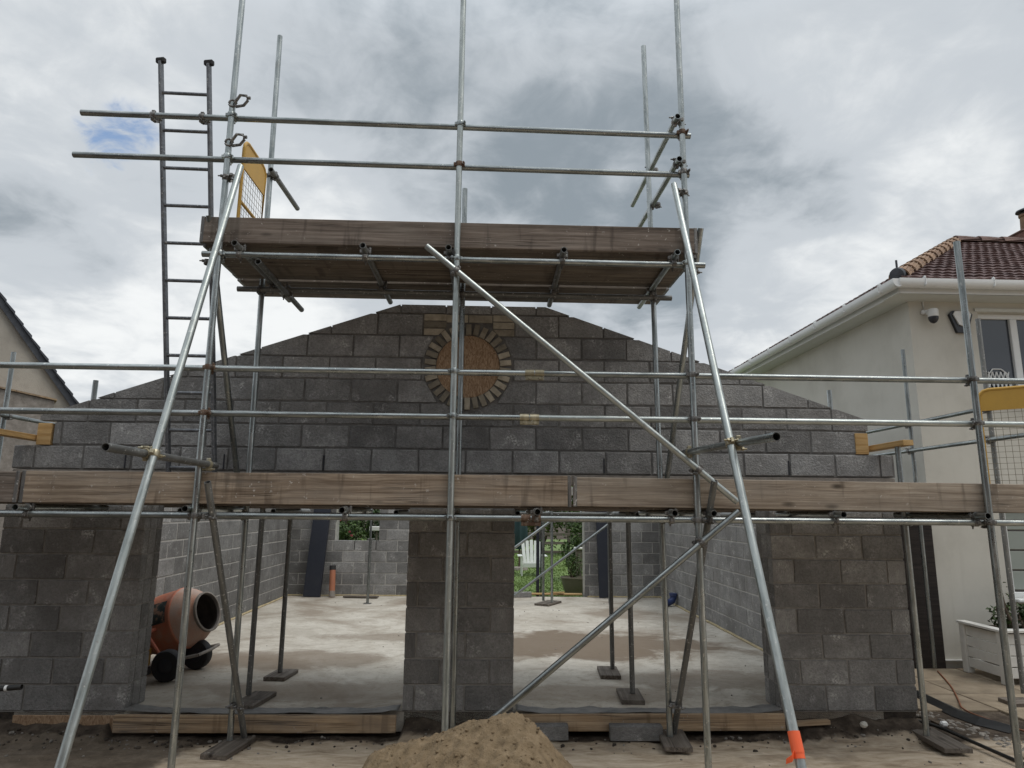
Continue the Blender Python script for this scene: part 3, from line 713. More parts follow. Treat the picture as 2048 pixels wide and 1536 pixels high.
tiles((EX, 8.87, EZ), (0, -1, 0), (AX-EX, 0, RZ-EZ), (-(RZ-EZ), 0, AX-EX), 6.8, math.hypot(AX-EX, RZ-EZ), lambda u, v: v/math.hypot(AX-EX, RZ-EZ)*3.4 < u < 6.82-v/math.hypot(AX-EX, RZ-EZ)*3.4)
def ridge_run(a, b, mat, n, r=.135):
    a, b = V(a), V(b)
    for i in range(n):
        p, q = a.lerp(b, i/n), a.lerp(b, (i+1)/n); m = frame(p, q); L_ = (q-p).length+.03; g_ = MB(); vs = []
        for x, rr in ((0, r), (L_, r*.93)):
            for rad in (rr, rr-.018):
                for k in range(9): t = math.pi*k/8; vs.append(m @ V((x, rad*math.cos(t), rad*math.sin(t)-.03)))
        f_ = []
        for k in range(8): f_ += [(k, k+1, 19+k-1, 18+k), (9+k, 27+k, 28+k, 10+k), (k, 9+k, 10+k, k+1), (18+k, 19+k, 28+k, 27+k)]
        g_.add(vs, f_).build('ridge_tile', mat, roof, smooth=50)
ridge_run((EX+.12, EY+.12, EZ+.11), (AX, RY, RZ+.05), 'ridge', 11); ridge_run((AX, RY, RZ+.06), (13, RY, RZ+.06), 'ridge_dark', 9)
hc = MB().lathe([(-.03, .001), (.0, .09), (.08, .1), (.12, .02)], frame((EX+.03, EY+.03, EZ+.085), (EX+.4, EY+.4, EZ+.25)), 20); hc.cyl((EX+.07, EY+.07, EZ+.2), (EX+.07, EY+.07, EZ+.31), .014); hc.build('hip_end_cap', 'slate', roof, smooth=40)
# windows
def window(z0, z1, x0, x1, mull, name='window'):
    y = HY+.11; f_ = MB(); t = .07
    f_.box(((x0+x1)/2, y, z1-t/2), (x1-x0, .06, t), ch=.006); f_.box(((x0+x1)/2, y, z0+t/2), (x1-x0, .06, t), ch=.006)
    for x in (x0+t/2, x1-t/2): f_.box((x, y, (z0+z1)/2), (t, .06, z1-z0-2*t), ch=.006)
    for x in mull: f_.box((x, y-.003, (z0+z1)/2), (.1, .064, z1-z0-2*t), ch=.006)
    w_ = f_.build(name, 'upvc', house)
    ed = [x0+t]+[m for m in mull]+[x1-t]
    for a, b in zip(ed, ed[1:]): MB().box(((a+b)/2, y+.012, (z0+z1)/2), (b-a-.03, .008, z1-z0-2*t)).build('pane', 'glass', w_)
    MB().box(((x0+x1)/2, HY-.02, z0-.02), (x1-x0+.1, .2, .045), ch=.012).build('sill', 'upvc', w_)
    return w_
wu = window(WTZ0, WTZ1, WTX0, WTX1, (7.47, 8.3)); wd = window(WBZ0, WBZ1, WBX0, WBX1, (8.0,))
MB().box((8.0, HY-.012, WTZ1+.03), (2.3, .03, .05), ch=.004).build('window_head', 'soffit', wu)
lt = MB()
for i in range(5):
    lt.cyl((7.03+i*.06, HY+.105, 3.54), (7.09+i*.06, HY+.105, 3.76), .008, seg=6); lt.cyl((7.09+i*.06, HY+.101, 3.54), (7.03+i*.06, HY+.101, 3.76), .008, seg=6)
lt.path([(7.02, HY+.103, 3.54), (7.03, HY+.103, 3.72), (7.1, HY+.103, 3.80), (7.22, HY+.103, 3.80), (7.30, HY+.103, 3.74), (7.35, HY+.103, 3.54)], .009, 6)
tag(lt.build('lattice_ornament', 'upvc', wu), 'white lattice ornament in the corner of the upper window')
for i in range(4): MB().box((7.5, HY+.1, .92+i*.26), (.98, .012, .235), ch=.004).build('blind_slat', 'blind', wd)
# dark side gate in the gap
gate = thing('side_gate', 'dark brown timber side gate between the garage and the cream house', 'gate', (5, 2.62, -.16))
for i in range(11): MB().box((4.09+i*.172, 2.455, .93), (.166, .03, 2.2), ch=.004).build('gate_board', 'gate_wood', gate)
for z in (.1, 1.75): MB().box((4.95, 2.49, z), (1.88, .04, .1), ch=.004).build('gate_rail', 'gate_wood', gate)
# camera and alarm
cc = thing('security_camera', 'small white dome security camera with black ball under the house eaves', 'camera', (6.13, HY, 4.6))
MB().box((6.12, HY-.03, 4.575), (.1, .06, .06), ch=.012).build('bracket', 'upvc', cc)
b = MB().lathe([(0, .002), (0, .06), (.012, .068), (.10, .068), (.11, .062), (.11, .002)], frame((6.165, HY-.13, 4.59), (6.165, HY-.13, 4.3)), 20); b.box((6.15, HY-.07, 4.56), (.07, .09, .045), ch=.008); b.build('housing', 'upvc', cc, smooth=40)
MB().lathe([(0, .063), (.03, .063), (.055, .055), (.08, .038), (.095, .012), (.097, .001)], frame((6.165, HY-.13, 4.482), (6.165, HY-.13, 4.3)), 20).build('camera_ball', 'dark_plastic', cc, smooth=50)
MB().path([(6.12, HY-.012, 4.6), (6.118, HY-.012, 4.68), (6.12, HY-.012, 4.74)], .008, 6).build('cable', 'upvc', cc)
al = thing('alarm_box', 'white and black hexagonal alarm box on the cream wall beside the upper window', 'alarm box', (6.62, HY, 4.43))
hexo = [(6.46, 4.55), (6.51, 4.60), (6.74, 4.60), (6.79, 4.55), (6.70, 4.285), (6.55, 4.285)]
MB().prism(hexo, lambda p: (p[0], HY-.05, p[1]), lambda p: (p[0], HY-.002, p[1])).build('base', 'dark_plastic', al)
hx2 = [(6.50, 4.545), (6.53, 4.59), (6.73, 4.59), (6.755, 4.545), (6.70, 4.40), (6.63, 4.372), (6.57, 4.395)]
MB().prism(hx2, lambda p: (p[0], HY-.072, p[1]), lambda p: (p[0], HY-.05, p[1])).build('cover', 'upvc', al)
# chimney
ch = thing('chimney', 'red brick chimney with clay pot and black cowl behind the house ridge', 'chimney', (10.7, 6.3, 6.4))
MB().box((11.07, 6.1, 6.75), (.95, .6, 1.2), ch=.01).build('stack', 'chim_brick', ch)
MB().box((11.07, 6.1, 7.37), (1.0, .66, .05), ch=.02).build('capping', 'ridge_dark', ch)
MB().lathe([(0, .15), (.08, .155), (.10, .13), (.40, .115), (.42, .135), (.46, .135), (.46, .02)], frame((10.98, 6.1, 7.39), (10.98, 6.1, 9)), 20).build('chimney_pot', 'ridge', ch, smooth=40)
MB().lathe([(0, .09), (.06, .09), (.06, .18), (.09, .17), (.16, .02)], frame((10.98, 6.1, 7.85), (10.98, 6.1, 9)), 20).build('cowl', 'dark_plastic', ch, smooth=40)
# planter
pl = thing('slatted_planter', 'white slatted timber planter box in front of the cream house', 'planter', (6.7, 1.9, -.15))
for (x, y) in ((6.02, 1.57), (6.02, 2.2), (7.4, 1.57), (7.4, 2.2)): MB().box((x, y, .14), (.09, .09, .58), ch=.005).build('corner_post', 'white_wood', pl)
for k in range(4):
    z = -.02+k*.125
    MB().box((6.012, 1.885, z), (.02, .54, .112), ch=.003).build('slat', 'white_wood', pl); MB().box((6.71, 1.563, z), (1.29, .02, .112), ch=.003).build('slat', 'white_wood', pl)
for c, d in (((6.02, 1.885, .445), (.12, .76, .03)), ((6.71, 1.57, .445), (1.26, .12, .03))): MB().box(c, d, ch=.004).build('top_rail', 'white_wood', pl)
MB().box((6.72, 1.9, .38), (1.34, .6, .06)).build('soil', 'dirt', pl)

# ------------------------------------------------------------------ house on the left
lh = thing('pebbledash_house', 'beige pebbledashed house gable with dark slate roof edge beyond the garage', 'house', (-10.2, 8.5, 0))
LHU, LHN, LHP = V((.81, .586, 0)), V((-.586, .81, 0)), V((-9.434, 9, 0))      # along the gable, into the house
def lp(u, z, d=0): return LHP+LHU*u+LHN*d+V((0, 0, z))
def lz(u): return 4.127-1.342*u
MB().prism([(-5.5, 0), (-.10, 0), (-.10, lz(-.10)-.19), (-2.5, lz(-2.5)-.19), (-5.5, lz(-2.5)-4.2)], lambda p: lp(p[0], p[1]), lambda p: lp(p[0], p[1], 5)).build('gable_wall', 'pebbledash', lh)
MB().prism([(.04, lz(.04)-.09), (-2.6, lz(-2.6)-.09), (-2.6, lz(-2.6)-.30), (.04, lz(.04)-.30)], lambda p: lp(p[0], p[1], -.10), lambda p: lp(p[0], p[1], -.07)).build('barge_board', 'slate', lh)
for i in range(15):
    u1 = .07-i*.18; u0 = u1-.20
    MB().prism([(u1, lz(u1)-.075), (u0, lz(u0)-.095), (u0, lz(u0)-.05), (u1, lz(u1)-.0)], lambda p: lp(p[0], p[1], -.15+.01*(i%2)), lambda p: lp(p[0], p[1], 5)).build('slate_course', 'slate', lh)
lo = thing('lean_to_wall', 'grey rendered lean-to wall with a brown capping in front of the beige house', 'wall', (-9.9, 8, 0))
MB().prism([(-3, 0), (-.46, 0), (-.46, 4.03), (-3, 4.44)], lambda p: lp(p[0], p[1], -.5), lambda p: lp(p[0], p[1], -.02)).build('wall', 'cement', lo)
MB().prism([(-3, 4.442), (-.42, 4.034), (-.42, 4.07), (-3, 4.478)], lambda p: lp(p[0], p[1], -.55), lambda p: lp(p[0], p[1], -.02)).build('capping', 'wood_form', lo)

# ------------------------------------------------------------------ scaffold
TR = .0252
def tube(name, a, b, parent, mat='galv', r=TR, label=None):
    """hollow scaffold tube from a to b"""
    a, b = V(a), V(b); L_ = (b-a).length; seg = 20; ri = r-.0042
    vs = []; rings = [(0, r), (0, ri), (min(.3, L_*.4), ri), (L_, r), (L_, ri), (L_-min(.3, L_*.4), ri)]
    for x, q in rings:
        for k in range(seg): t = 2*math.pi*k/seg; vs.append((math.cos(t)*q, math.sin(t)*q, x))
    def band(i, j, fl=False):
        f = [(i*seg+k, i*seg+(k+1) % seg, j*seg+(k+1) % seg, j*seg+k) for k in range(seg)]
        return [q[::-1] for q in f] if fl else f
    fs = band(0, 3)+band(1, 0)+band(2, 1)+band(3, 4)+band(4, 5)+[tuple(2*seg+k for k in range(seg)), tuple(5*seg+k for k in range(seg))[::-1]]
    me = bpy.data.meshes.new(name); me.from_pydata(vs, [], fs); me.update()
    for p in me.polygons: p.use_smooth = True
    me.set_sharp_from_angle(angle=R(40))
    z = (b-a).normalized(); x = z.cross(V((0, 1, 0)) if abs(z.y) < .9 else V((1, 0, 0))).normalized(); y = z.cross(x)
    mw = Matrix(((x.x, y.x, z.x, a.x), (x.y, y.y, z.y, a.y), (x.z, y.z, z.z, a.z), (0, 0, 0, 1)))
    o = ob(name, me, mat, parent, mw)
    if label: o['label'] = label
    return o
def coupler(parent, p, da, db, off, mat=None, turn=1):
    """two-band scaffold coupler: band round tube A at p, band round tube B at p + off*0.052"""
    if mat is None: mat = random.choice(('coupler', 'coupler', 'coupler', 'galv', 'rust'))
    p, da, db, off = V(p), V(da).normalized(), V(db).normalized(), V(off).normalized(); b = MB(); q = p+off*.052
    for c, d, o_ in ((p, da, off), (q, db, -off)):
        h = .021; ri = TR-.001; ro = TR+.0065; m = frame(c, c+d).to_3x3(); vs = []; seg = 16
        for x, rr in ((-h, ri), (-h, ro-.002), (-h+.004, ro), (h-.004, ro), (h, ro-.002), (h, ri)):
            for k in range(seg): t = 2*math.pi*k/seg; vs.append(c+m @ V((x, math.cos(t)*rr, math.sin(t)*rr)))
        b.add(vs, [(i*seg+k, i*seg+(k+1) % seg, (i+1)*seg+(k+1) % seg, (i+1)*seg+k) for i in range(5) for k in range(seg)])
        s = d.cross(o_).normalized()*turn
        # hinge side lug, swing bolt, nut and washer
        lug = c+s*(TR+.011); fr = frame(lug, lug+s).to_3x3()
        b.box(lug, (.022, .026, .03), fr, .004)
        bp = c-s*(TR+.012); b.box(bp, (.02, .022, .034), frame(bp, bp+s).to_3x3(), .004)
        e0, e1 = bp+o_*.03, bp-o_*.052
        b.cyl(e0, e1, .006, seg=8); b.cyl(bp-o_*.018, bp-o_*.032, .0125, seg=6); b.cyl(e0, e0+o_*.008, .011, seg=8)
    b.box((p+q)/2, (.03, .03, .03), frame(p, q).to_3x3(), .004)
    return b.build('coupler', mat, parent, p, 35)
def sleeve(parent, p, d, mat):
    p, d = V(p), V(d).normalized(); b = MB(); L_ = .076
    b.cyl(p-d*L_, p-d*.004, TR+.007, seg=18); b.cyl(p+d*.004, p+d*L_, TR+.007, seg=18)
    b.box(p+V((0, -.012, -.042)), (2*L_, .018, .03), frame((0, 0, 0), d).to_3x3(), .003)
    for s in (-.04, .04): b.cyl(p+d*s+V((0, -.012, -.042)), p+d*s+V((0, -.042, -.042)), .012, seg=6)
    return b.build('sleeve_coupler', mat, parent, p, 35)
YF, YR = -1.234, -.32
X_, Y_, Z_ = V((1, 0, 0)), V((0, 1, 0)), V((0, 0, 1))
sc = thing('scaffold', 'galvanised tube scaffold with raised tower and rakers in front of the block gable', 'scaffold', (-.28, YF, -.17))
# uprights
FS = [(-4.22, 3.4), (-2.2, 6.9), (-.279, 7.0), (1.63, 7.0), (3.937, 4.05)]
fst = [tube('standard', (x, YF, -.13), (x-(.012 if x == -2.2 else 0), YF, h), sc, 'galv_bright' if i in (2,) else 'galv') for i, (x, h) in enumerate(FS)]
RS = [((-2.125, YR, -.13), (-2.187, YR, 6.51)), ((-.266, YR, -.13), (-.268, YR, 4.884)), ((1.592, YR, -.105), (1.545, YR, 6.522)), ((3.832, YR, -.1), (3.822, YR, 2.436))]
rst = [tube('standard', a, b, sc, 'galv') for a, b in RS]
# lower lift ledgers and guard rails
YG = YF+.052
GL = [(1.722, .34, 'rust'), (2.866, .365, 'zinc'), (2.506, .325, 'zinc')]
for i, (z, xs, sm) in enumerate(GL):
    nm = 'ledger' if i == 0 else 'guard_rail'
    a = tube(nm, (-4.75, YG, z+.002), (xs, YG, z), sc, 'galv'); b = tube(nm, (xs, YG, z), (5.3, YG, z-.003), sc, 'galv_bright' if i == 2 else 'galv')
    sleeve(b, (xs, YG, z), X_, sm)
    for k, (x, h) in enumerate(FS):
        coupler(fst[k], (x, YF, z), Z_, X_, Y_, 'rust' if (k == 1 and i) else 'coupler' if k != 2 else 'galv', 1 if k % 2 else -1)
tube('ledger', (-4.6, YR-.052, 1.722), (4.35, YR-.052, 1.72), sc, 'galv_shade')
for k in range(4):
    a, b = V(RS[k][0]), V(RS[k][1]); p = a.lerp(b, (1.72-a.z)/(b.z-a.z)); coupler(rst[k], p, Z_, X_, -Y_)
# lower transoms
LT = [-3.471, -2.249, -1.084, .383, 1.434, 1.735, 2.731, 3.858]
for x in LT:
    t = tube('transom', (x, -1.31+random.uniform(-.02, .02), 1.772), (x, -.13, 1.77), sc, 'galv'); coupler(t, (x, YG, 1.772), Y_, X_, -Z_, 'coupler')
# upper lift
tw = [tube('ledger', (-2.36, YG, 3.822), (1.79, YG, 3.812), sc, 'galv'), tube('ledger', (-2.37, YR-.052, 3.796), (1.728, YR-.052, 3.786), sc, 'galv_shade')]
for k in (1, 2, 3): coupler(fst[k], (FS[k][0], YF, 3.81), Z_, X_, Y_, 'galv', -1)
for k in (0, 1, 2):
    a, b = V(RS[k][0]), V(RS[k][1]); p = a.lerp(b, (3.79-a.z)/(b.z-a.z)); coupler(rst[k], p, Z_, X_, -Y_, 'coupler')
for x in (-2.06, -1.036, -.345, .595, 1.528):
    t = tube('transom', (x, -1.31, 3.874), (x+.01, .17, 3.864), sc, 'galv_shade' if x < 1 else 'galv'); coupler(t, (x, YG, 3.872), Y_, X_, -Z_, 'coupler'); coupler(t, (x+.008, YR-.052, 3.866), Y_, X_, -Z_, 'coupler')
t = tube('transom', (-1.9, -1.2, 3.76), (-1.9, .1, 3.745), sc, 'galv_shade'); coupler(t, (-1.9, YR-.052, 3.75), Y_, X_, Z_, 'coupler')
UG = [((-3.487, YG, 5.061), (1.716, YG, 4.994)), ((-3.503, YG, 4.674), (1.69, YG, 4.627))]
for i, (a, b) in enumerate(UG):
    t = tube('guard_rail', a, b, sc, 'galv'); a, b = V(a), V(b)
    for k in (1, 2, 3):
        x = FS[k][0]; p = a.lerp(b, (x-a.x)/(b.x-a.x)); coupler(fst[k], (x-.01 if k == 1 else x, YF, p.z), Z_, X_, Y_, None if k != 2 else ('galv', 'rust')[i])
    if i == 0:
        for x in (-2.885, -2.475): coupler(t, a.lerp(b, (x-a.x)/(b.x-a.x)), X_, Z_, Y_, 'coupler')
# open swing couplers on the left upright
for z in (5.14, 4.78):
    b = MB(); b.path([(-2.2+.03*math.cos(t), YF-.02, z+.03*math.sin(t)) for t in [i*.5 for i in range(13)]], .011, 6)
    b.path([(-2.18, YF-.03, z), (-2.13, YF-.05, z+.06), (-2.08, YF-.05, z+.055), (-2.065, YF-.05, z+.01), (-2.10, YF-.04, z-.03), (-2.17, YF-.02, z-.03)], .0125, 7); b.cyl((-2.07, YF-.05, z+.035), (-2.045, YF-.05, z+.035), .014, seg=6)
    b.build('open_coupler', 'coupler', fst[1], (-2.2, YF, z), 40)
# end guard rails of the tower
for (a, b) in (((1.575, -1.31, 5.10), (1.57, .50, 5.15)), ((1.575, -1.31, 4.705), (1.59, .42, 4.80))):
    t = tube('end_rail', a, b, sc, 'galv'); a, b = V(a), V(b)
    for y in (YF+.01, YR): p = a.lerp(b, (y-a.y)/(b.y-a.y)); coupler(t, p, Y_, Z_, X_, 'coupler')
t = tube('end_rail', (-2.12, -.46, 4.965), (-2.12, .44, 4.99), sc, 'galv_shade'); coupler(t, (-2.12, YR, 4.97), Y_, Z_, -X_, 'coupler')
for z in (4.42, 4.2): coupler(rst[0], (-2.168, YR, z), Z_, Y_, X_, 'coupler')
# rakers and their ties
def lerp_z(a, b, z): a, b = V(a), V(b); return a+(b-a)*((z-a.z)/(b.z-a.z))
RKL = ((-2.08, -1.27, 4.56), lerp_z((-2.08, -1.293, 4.491), (-2.08, -2.789, .515), -.17)); RKR = ((1.535, -1.255, 4.5), lerp_z((1.535, -1.282, 4.444), (1.535, -3.003, .58), -.17))
rl = tube('raker', *RKL, sc, 'galv_bright'); rr = tube('raker', *RKR, sc, 'galv_bright')
coupler(fst[1], (-2.205, YF, 4.47), Z_, V(RKL[0])-V(RKL[1]), X_, 'coupler'); coupler(fst[3], (1.63, YF, 4.43), Z_, V(RKR[0])-V(RKR[1]), -X_, 'coupler')
tl = tube('tie_tube', (-2.132, -2.64, 2.112), (-2.136, -1.09, 2.105), sc, 'galv_shade'); tr = tube('tie_tube', (1.588, -2.84, 2.195), (1.582, -1.12, 2.25), sc, 'galv')
coupler(rl, lerp_z(*RKL, 2.112), V(RKL[0])-V(RKL[1]), Y_, -X_, 'zinc'); coupler(tl, (-2.134, YF-.002, 2.107), Y_, Z_, -X_, 'zinc'); coupler(rr, lerp_z(*RKR, 2.215), V(RKR[0])-V(RKR[1]), Y_, X_, 'zinc'); coupler(tr, (1.583, YF, 2.246), Y_, Z_, X_, 'zinc', -1)
# braces
YD = YF-.053
db_ = [((-.525, YD, 3.888), (1.92, YD-.005, 1.862)), ((1.93, YD, 1.79), (-.15, YD+.01, .135))]
for (a, b), (xs, z) in zip(db_, (((-.279, 1.63), 0), ((1.63,), 0))):
    t = tube('diagonal_brace', a, b, sc, 'galv_bright' if a[2] > 3 else 'galv'); a, b = V(a), V(b)
    for x in xs: coupler(t, a.lerp(b, (x-a.x)/(b.x-a.x)), b-a, Z_, Y_, 'coupler')
for a, b, (c0, c1) in (((1.74, -1.33, 2.02), (1.645, -.25, -.10), (1.72, .16)), ((-2.09, -1.33, 1.97), (-2.03, -.25, -.13), (1.72, .16)), ((1.765, -1.2, 4.135), (1.64, -.27, 2.0), (3.8, None)), ((-2.33, -1.2, 4.15), (-2.254, -.27, 2.0), (3.8, None))):
    t = tube('end_brace', a, b, sc, 'galv_shade' if a[2] < 3 else 'galv')
    for z in (c0, c1):
        if z: p = lerp_z(a, b, z); coupler(t, p, V(b)-V(a), Z_, -X_ if z > 1 else (-X_ if p.x < 0 else -X_), 'coupler')
# orange tape on the right raker
b = MB(); rd = (V(RKR[0])-V(RKR[1])).normalized(); c = lerp_z(*RKR, .665)
b.cyl(c-rd*.055, c+rd*.05, TR+.003, seg=18, caps=False); b.cyl(c-rd*.03, c+rd*.065, TR+.005, TR+.004, seg=18, caps=False)
b.add([c+V((-.02, -.02, -.035)), c+V((-.02, -.022, -.005)), c+V((-.07, -.035, -.045)), c+V((-.072, -.032, -.07)), c+V((-.045, -.045, -.055)), c+V((-.045, -.045, -.025))], [(0, 1, 5, 4), (4, 5, 2, 3)])
o = b.build('tape', 'tape', rr, c); o['label'] = 'bright orange tape wrapped round the foot of the raker'; m_ = o.modifiers.new('thick', 'SOLIDIFY'); m_.thickness = .0015

# inside scaffold (against the inner face of the gable) and the one at the back
ins = thing('inner_scaffold', 'shaded tube scaffold standing inside the garage just behind the front openings', 'scaffold', (-.4, .9, 0))
for (x, y, xt) in ((-2.234, .394, -2.232), (-2.209, 1.283, -2.21), (1.425, 1.469, 1.42), (1.436, .453, 1.43)):
    t = tube('standard', (x, y, .045), (xt, y, 2.02), ins, 'galv_shade'); coupler(t, (x, y, 1.70), Z_, X_, Y_ if y < 1 else -Y_, 'coupler')
for (x, y, z) in ((-4.03, .42, 3.05), (3.6, .42, 3.06)):
    tube('standard', (x, y, .0), (x, y, z), ins, 'galv')
tube('ledger', (-4.0, .445, 1.70), (3.55, .5, 1.70), ins, 'galv_shade'); tube('ledger', (-4.0, 1.24, 1.70), (3.55, 1.4, 1.70), ins, 'galv_shade')
for x in (-3.0, -2.1, -.9, .3, 1.5, 2.8): tube('transom', (x, .3, 1.75), (x, 1.6, 1.75), ins, 'galv_shade')
bk = thing('rear_scaffold', 'small tube scaffold with diagonal braces by the rear doorway of the garage', 'scaffold', (1.2, 6.9, 0))
for (x, y, z) in ((1.245, 6.9, 2.0), (1.10, 7.15, 1.95)): tube('standard', (x, y, .045), (x, y, z), bk, 'galv')
tube('diagonal_brace', (.4, 6.85, .083), (2.36, 6.85, 1.526), bk, 'galv'); tube('diagonal_brace', (.35, 6.5, .966), (1.35, 6.5, 1.69), bk, 'galv')
tube('ledger', (.2, 6.95, 1.72), (2.9, 6.95, 1.72), bk, 'galv_shade')
tube('standard', (2.36, 6.9, .03), (2.36, 6.9, 1.95), bk, 'galv_shade')
pp = thing('steel_prop', 'thin steel prop standing by the rear window inside the garage', 'prop', (-2.274, 6.93, 0))
tube('outer_tube', (-2.274, 6.93, .01), (-2.274, 6.93, 1.2), pp, 'galv', .027); tube('inner_tube', (-2.274, 6.93, 1.2), (-2.274, 6.93, 1.95), pp, 'galv', .021)
MB().box((-2.274, 6.93, .006), (.14, .14, .01), ch=.002).build('base_plate', 'coupler', pp); MB().cyl((-2.33, 6.93, 1.2), (-2.2, 6.93, 1.2), .012, seg=8).build('pin', 'coupler', pp)
MB().box((-2.274, 6.93, 1.955), (.14, .14, .01), ch=.002).build('head_plate', 'coupler', pp)
# side scaffolds running back along both flanks
rs = thing('side_scaffold', 'tube scaffold return beside the cream house with two sloping guard rails', 'scaffold', (5.65, 1.6, -.15))
for (y, z0, z1) in ((2.30, -.12, 3.99), (.86, -.06, 4.01)):
    t = tube('standard', (5.65, y, z0), (5.65, y, z1), rs, 'galv' if y > 1 else 'galv_shade'); coupler(t, (5.65, y, 2.60), Z_, Y_, -X_, 'coupler'); coupler(t, (5.65, y, 2.95), Z_, Y_, -X_, 'coupler')
for z in (2.958, 2.602): tube('guard_rail', (5.6, -.9, z), (5.6, 3.75, z), rs, 'galv')
ls = thing('left_side_scaffold', 'tube scaffold return at the far left edge beside the beige house', 'scaffold', (-5.6, 1.4, -.15))
t = tube('standard', (-5.6, 1.41, -.15), (-5.6, 1.41, 3.555), ls, 'galv'); coupler(t, (-5.6, 1.41, 2.80), Z_, Y_, X_, 'coupler')
tube('guard_rail', (-5.55, -.8, 2.80), (-5.55, 3.4, 2.80), ls, 'galv')

# ------------------------------------------------------------------ scaffold boards
ORD = ['first', 'second', 'third', 'fourth', 'fifth', 'sixth']
BY = [(-1.02, .222), (-.7945, .222), (-.569, .222), (-.404, .104), (-.178, .222), (.085, .222)]     # centre line and width of each deck board
for i in range(6):
    y, w = BY[i]; x0 = -2.40 if i < 5 else -2.33; x1 = 1.74-(.02*random.random())
    board('deck_board', 'weathered scaffold board in the upper platform deck, %s from the camera side' % ORD[i], 'scaffold board', (x0+random.uniform(-.015, .015), y, 3.924), (x1, y, 3.918), w, .038, 'wood_deck', 'upper platform deck boards')
board('toe_board', 'brown plank on edge along the front of the upper platform', 'toe board', (-2.39, -1.182+.0, 4.03), (1.735, -1.182, 4.024), .038, .222, 'wood_grey', 'toe boards')
for i in range(5):
    y, w = BY[i]
    board('deck_board', 'scaffold board in the lower platform deck, %s from the camera side' % ORD[i], 'scaffold board', (-4.9, y, 1.815), (5.2, y, 1.815), w, .036, 'wood_deck', 'lower platform deck boards')
for i in range(4):
    y = .45+i*.2275
    board('deck_board', 'scaffold board in the platform inside the garage, %s from the gable' % ORD[i], 'scaffold board', (-4.0, y, 1.795), (3.5, y, 1.795), .222, .036, 'wood_deck', 'inner platform deck boards')
YT = -1.182
board('toe_board', 'greyish plank end on edge along the lower platform at the left picture edge', 'toe board', (-4.9, YT-.005, 1.925), (-3.55, YT-.005, 1.925), .038, .232, 'wood_grey', 'toe boards')
board('toe_board', 'long reddish brown cracked plank on edge along the lower platform, left of the butt joint', 'toe board', (-3.54, YT, 1.927), (.655, YT, 1.932), .038, .238, 'wood', 'toe boards')
board('toe_board', 'long pale brown plank on edge along the lower platform, right of the butt joint', 'toe board', (.668, YT-.004, 1.93), (5.2, YT, 1.905), .038, .225, 'wood_pale', 'toe boards')
# sole boards
def sole(lab, x, y, z, L_, w, rz, cap=True):
    me = MB().box((0, 0, 0), (L_, w, .04), ch=.004).mesh('sole_board')
    o = ob('sole_board', me, 'wood_sole', None, Matrix.Translation((x, y, z)) @ Matrix.Rotation(R(rz), 4, 'Z')); tag(o, lab, 'sole board', 'sole boards under the scaffold feet')
for a in (('muddy sole board under the left rear upright, in front of the left opening', -2.09, -.43, -.152, .46, .22, 80), ('grey sole board under the rear upright in front of the right opening', 1.62, -.33, -.128, .5, .23, 84),
          ('dark sole board under the upright at the right corner of the garage', 3.9, -.36, -.122, .56, .235, 88), ('square sole board on the floor inside the left opening, deeper one', -2.19, 1.27, .02, .38, .23, 84),
          ('sole board on the floor inside the left opening, nearer one', -2.15, .3, .02, .48, .22, 82), ('sole board on the floor inside the right opening, deeper one', 1.37, 1.4, .02, .45, .22, 86),
          ('sole board on the floor inside the right opening, nearer one', 1.41, .44, .02, .44, .22, 86), ('small sole board under the tubes at the rear doorway', 1.18, 6.98, .02, .6, .3, 60),
          ('sole board on the paving by the white planter', 5.65, .8, -.13, .5, .225, 0)):
    sole(*a)
sole('sole board at the foot of the tower upright hidden by the sand bag', -.27, -.4, -.152, .5, .22, 88)
# ------------------------------------------------------------------ ladder
ld = thing('ladder', 'grey aluminium ladder standing on the lower platform and lashed to the top rail', 'ladder', (-2.6, -.4, 1.84))
LA = [V((-2.78, -.42, 1.84)), V((-2.385, -.42, 1.84))]; LB = [V((-2.905, -1.13, 5.60)), V((-2.49, -1.13, 5.59))]
for a, b in zip(LA, LB):
    me = MB().box((0, 0, 0), ((b-a).length, .026, .062), ch=.006).mesh('stile'); s_ = ob('stile', me, 'ladder', ld, frame((a+b)/2, b, V((0, 1, .2))))
    MB().box(b+V((0, 0, .012)), (.05, .085, .045), frame(a, b).to_3x3(), .01).build('rubber_cap', 'rubber', s_)
for k in range(12):
    t = .075+k*.0855
    if t < 1: MB().cyl(LA[0].lerp(LB[0], t), LA[1].lerp(LB[1], t), .015, seg=10).build('rung', 'ladder', ld, smooth=40)
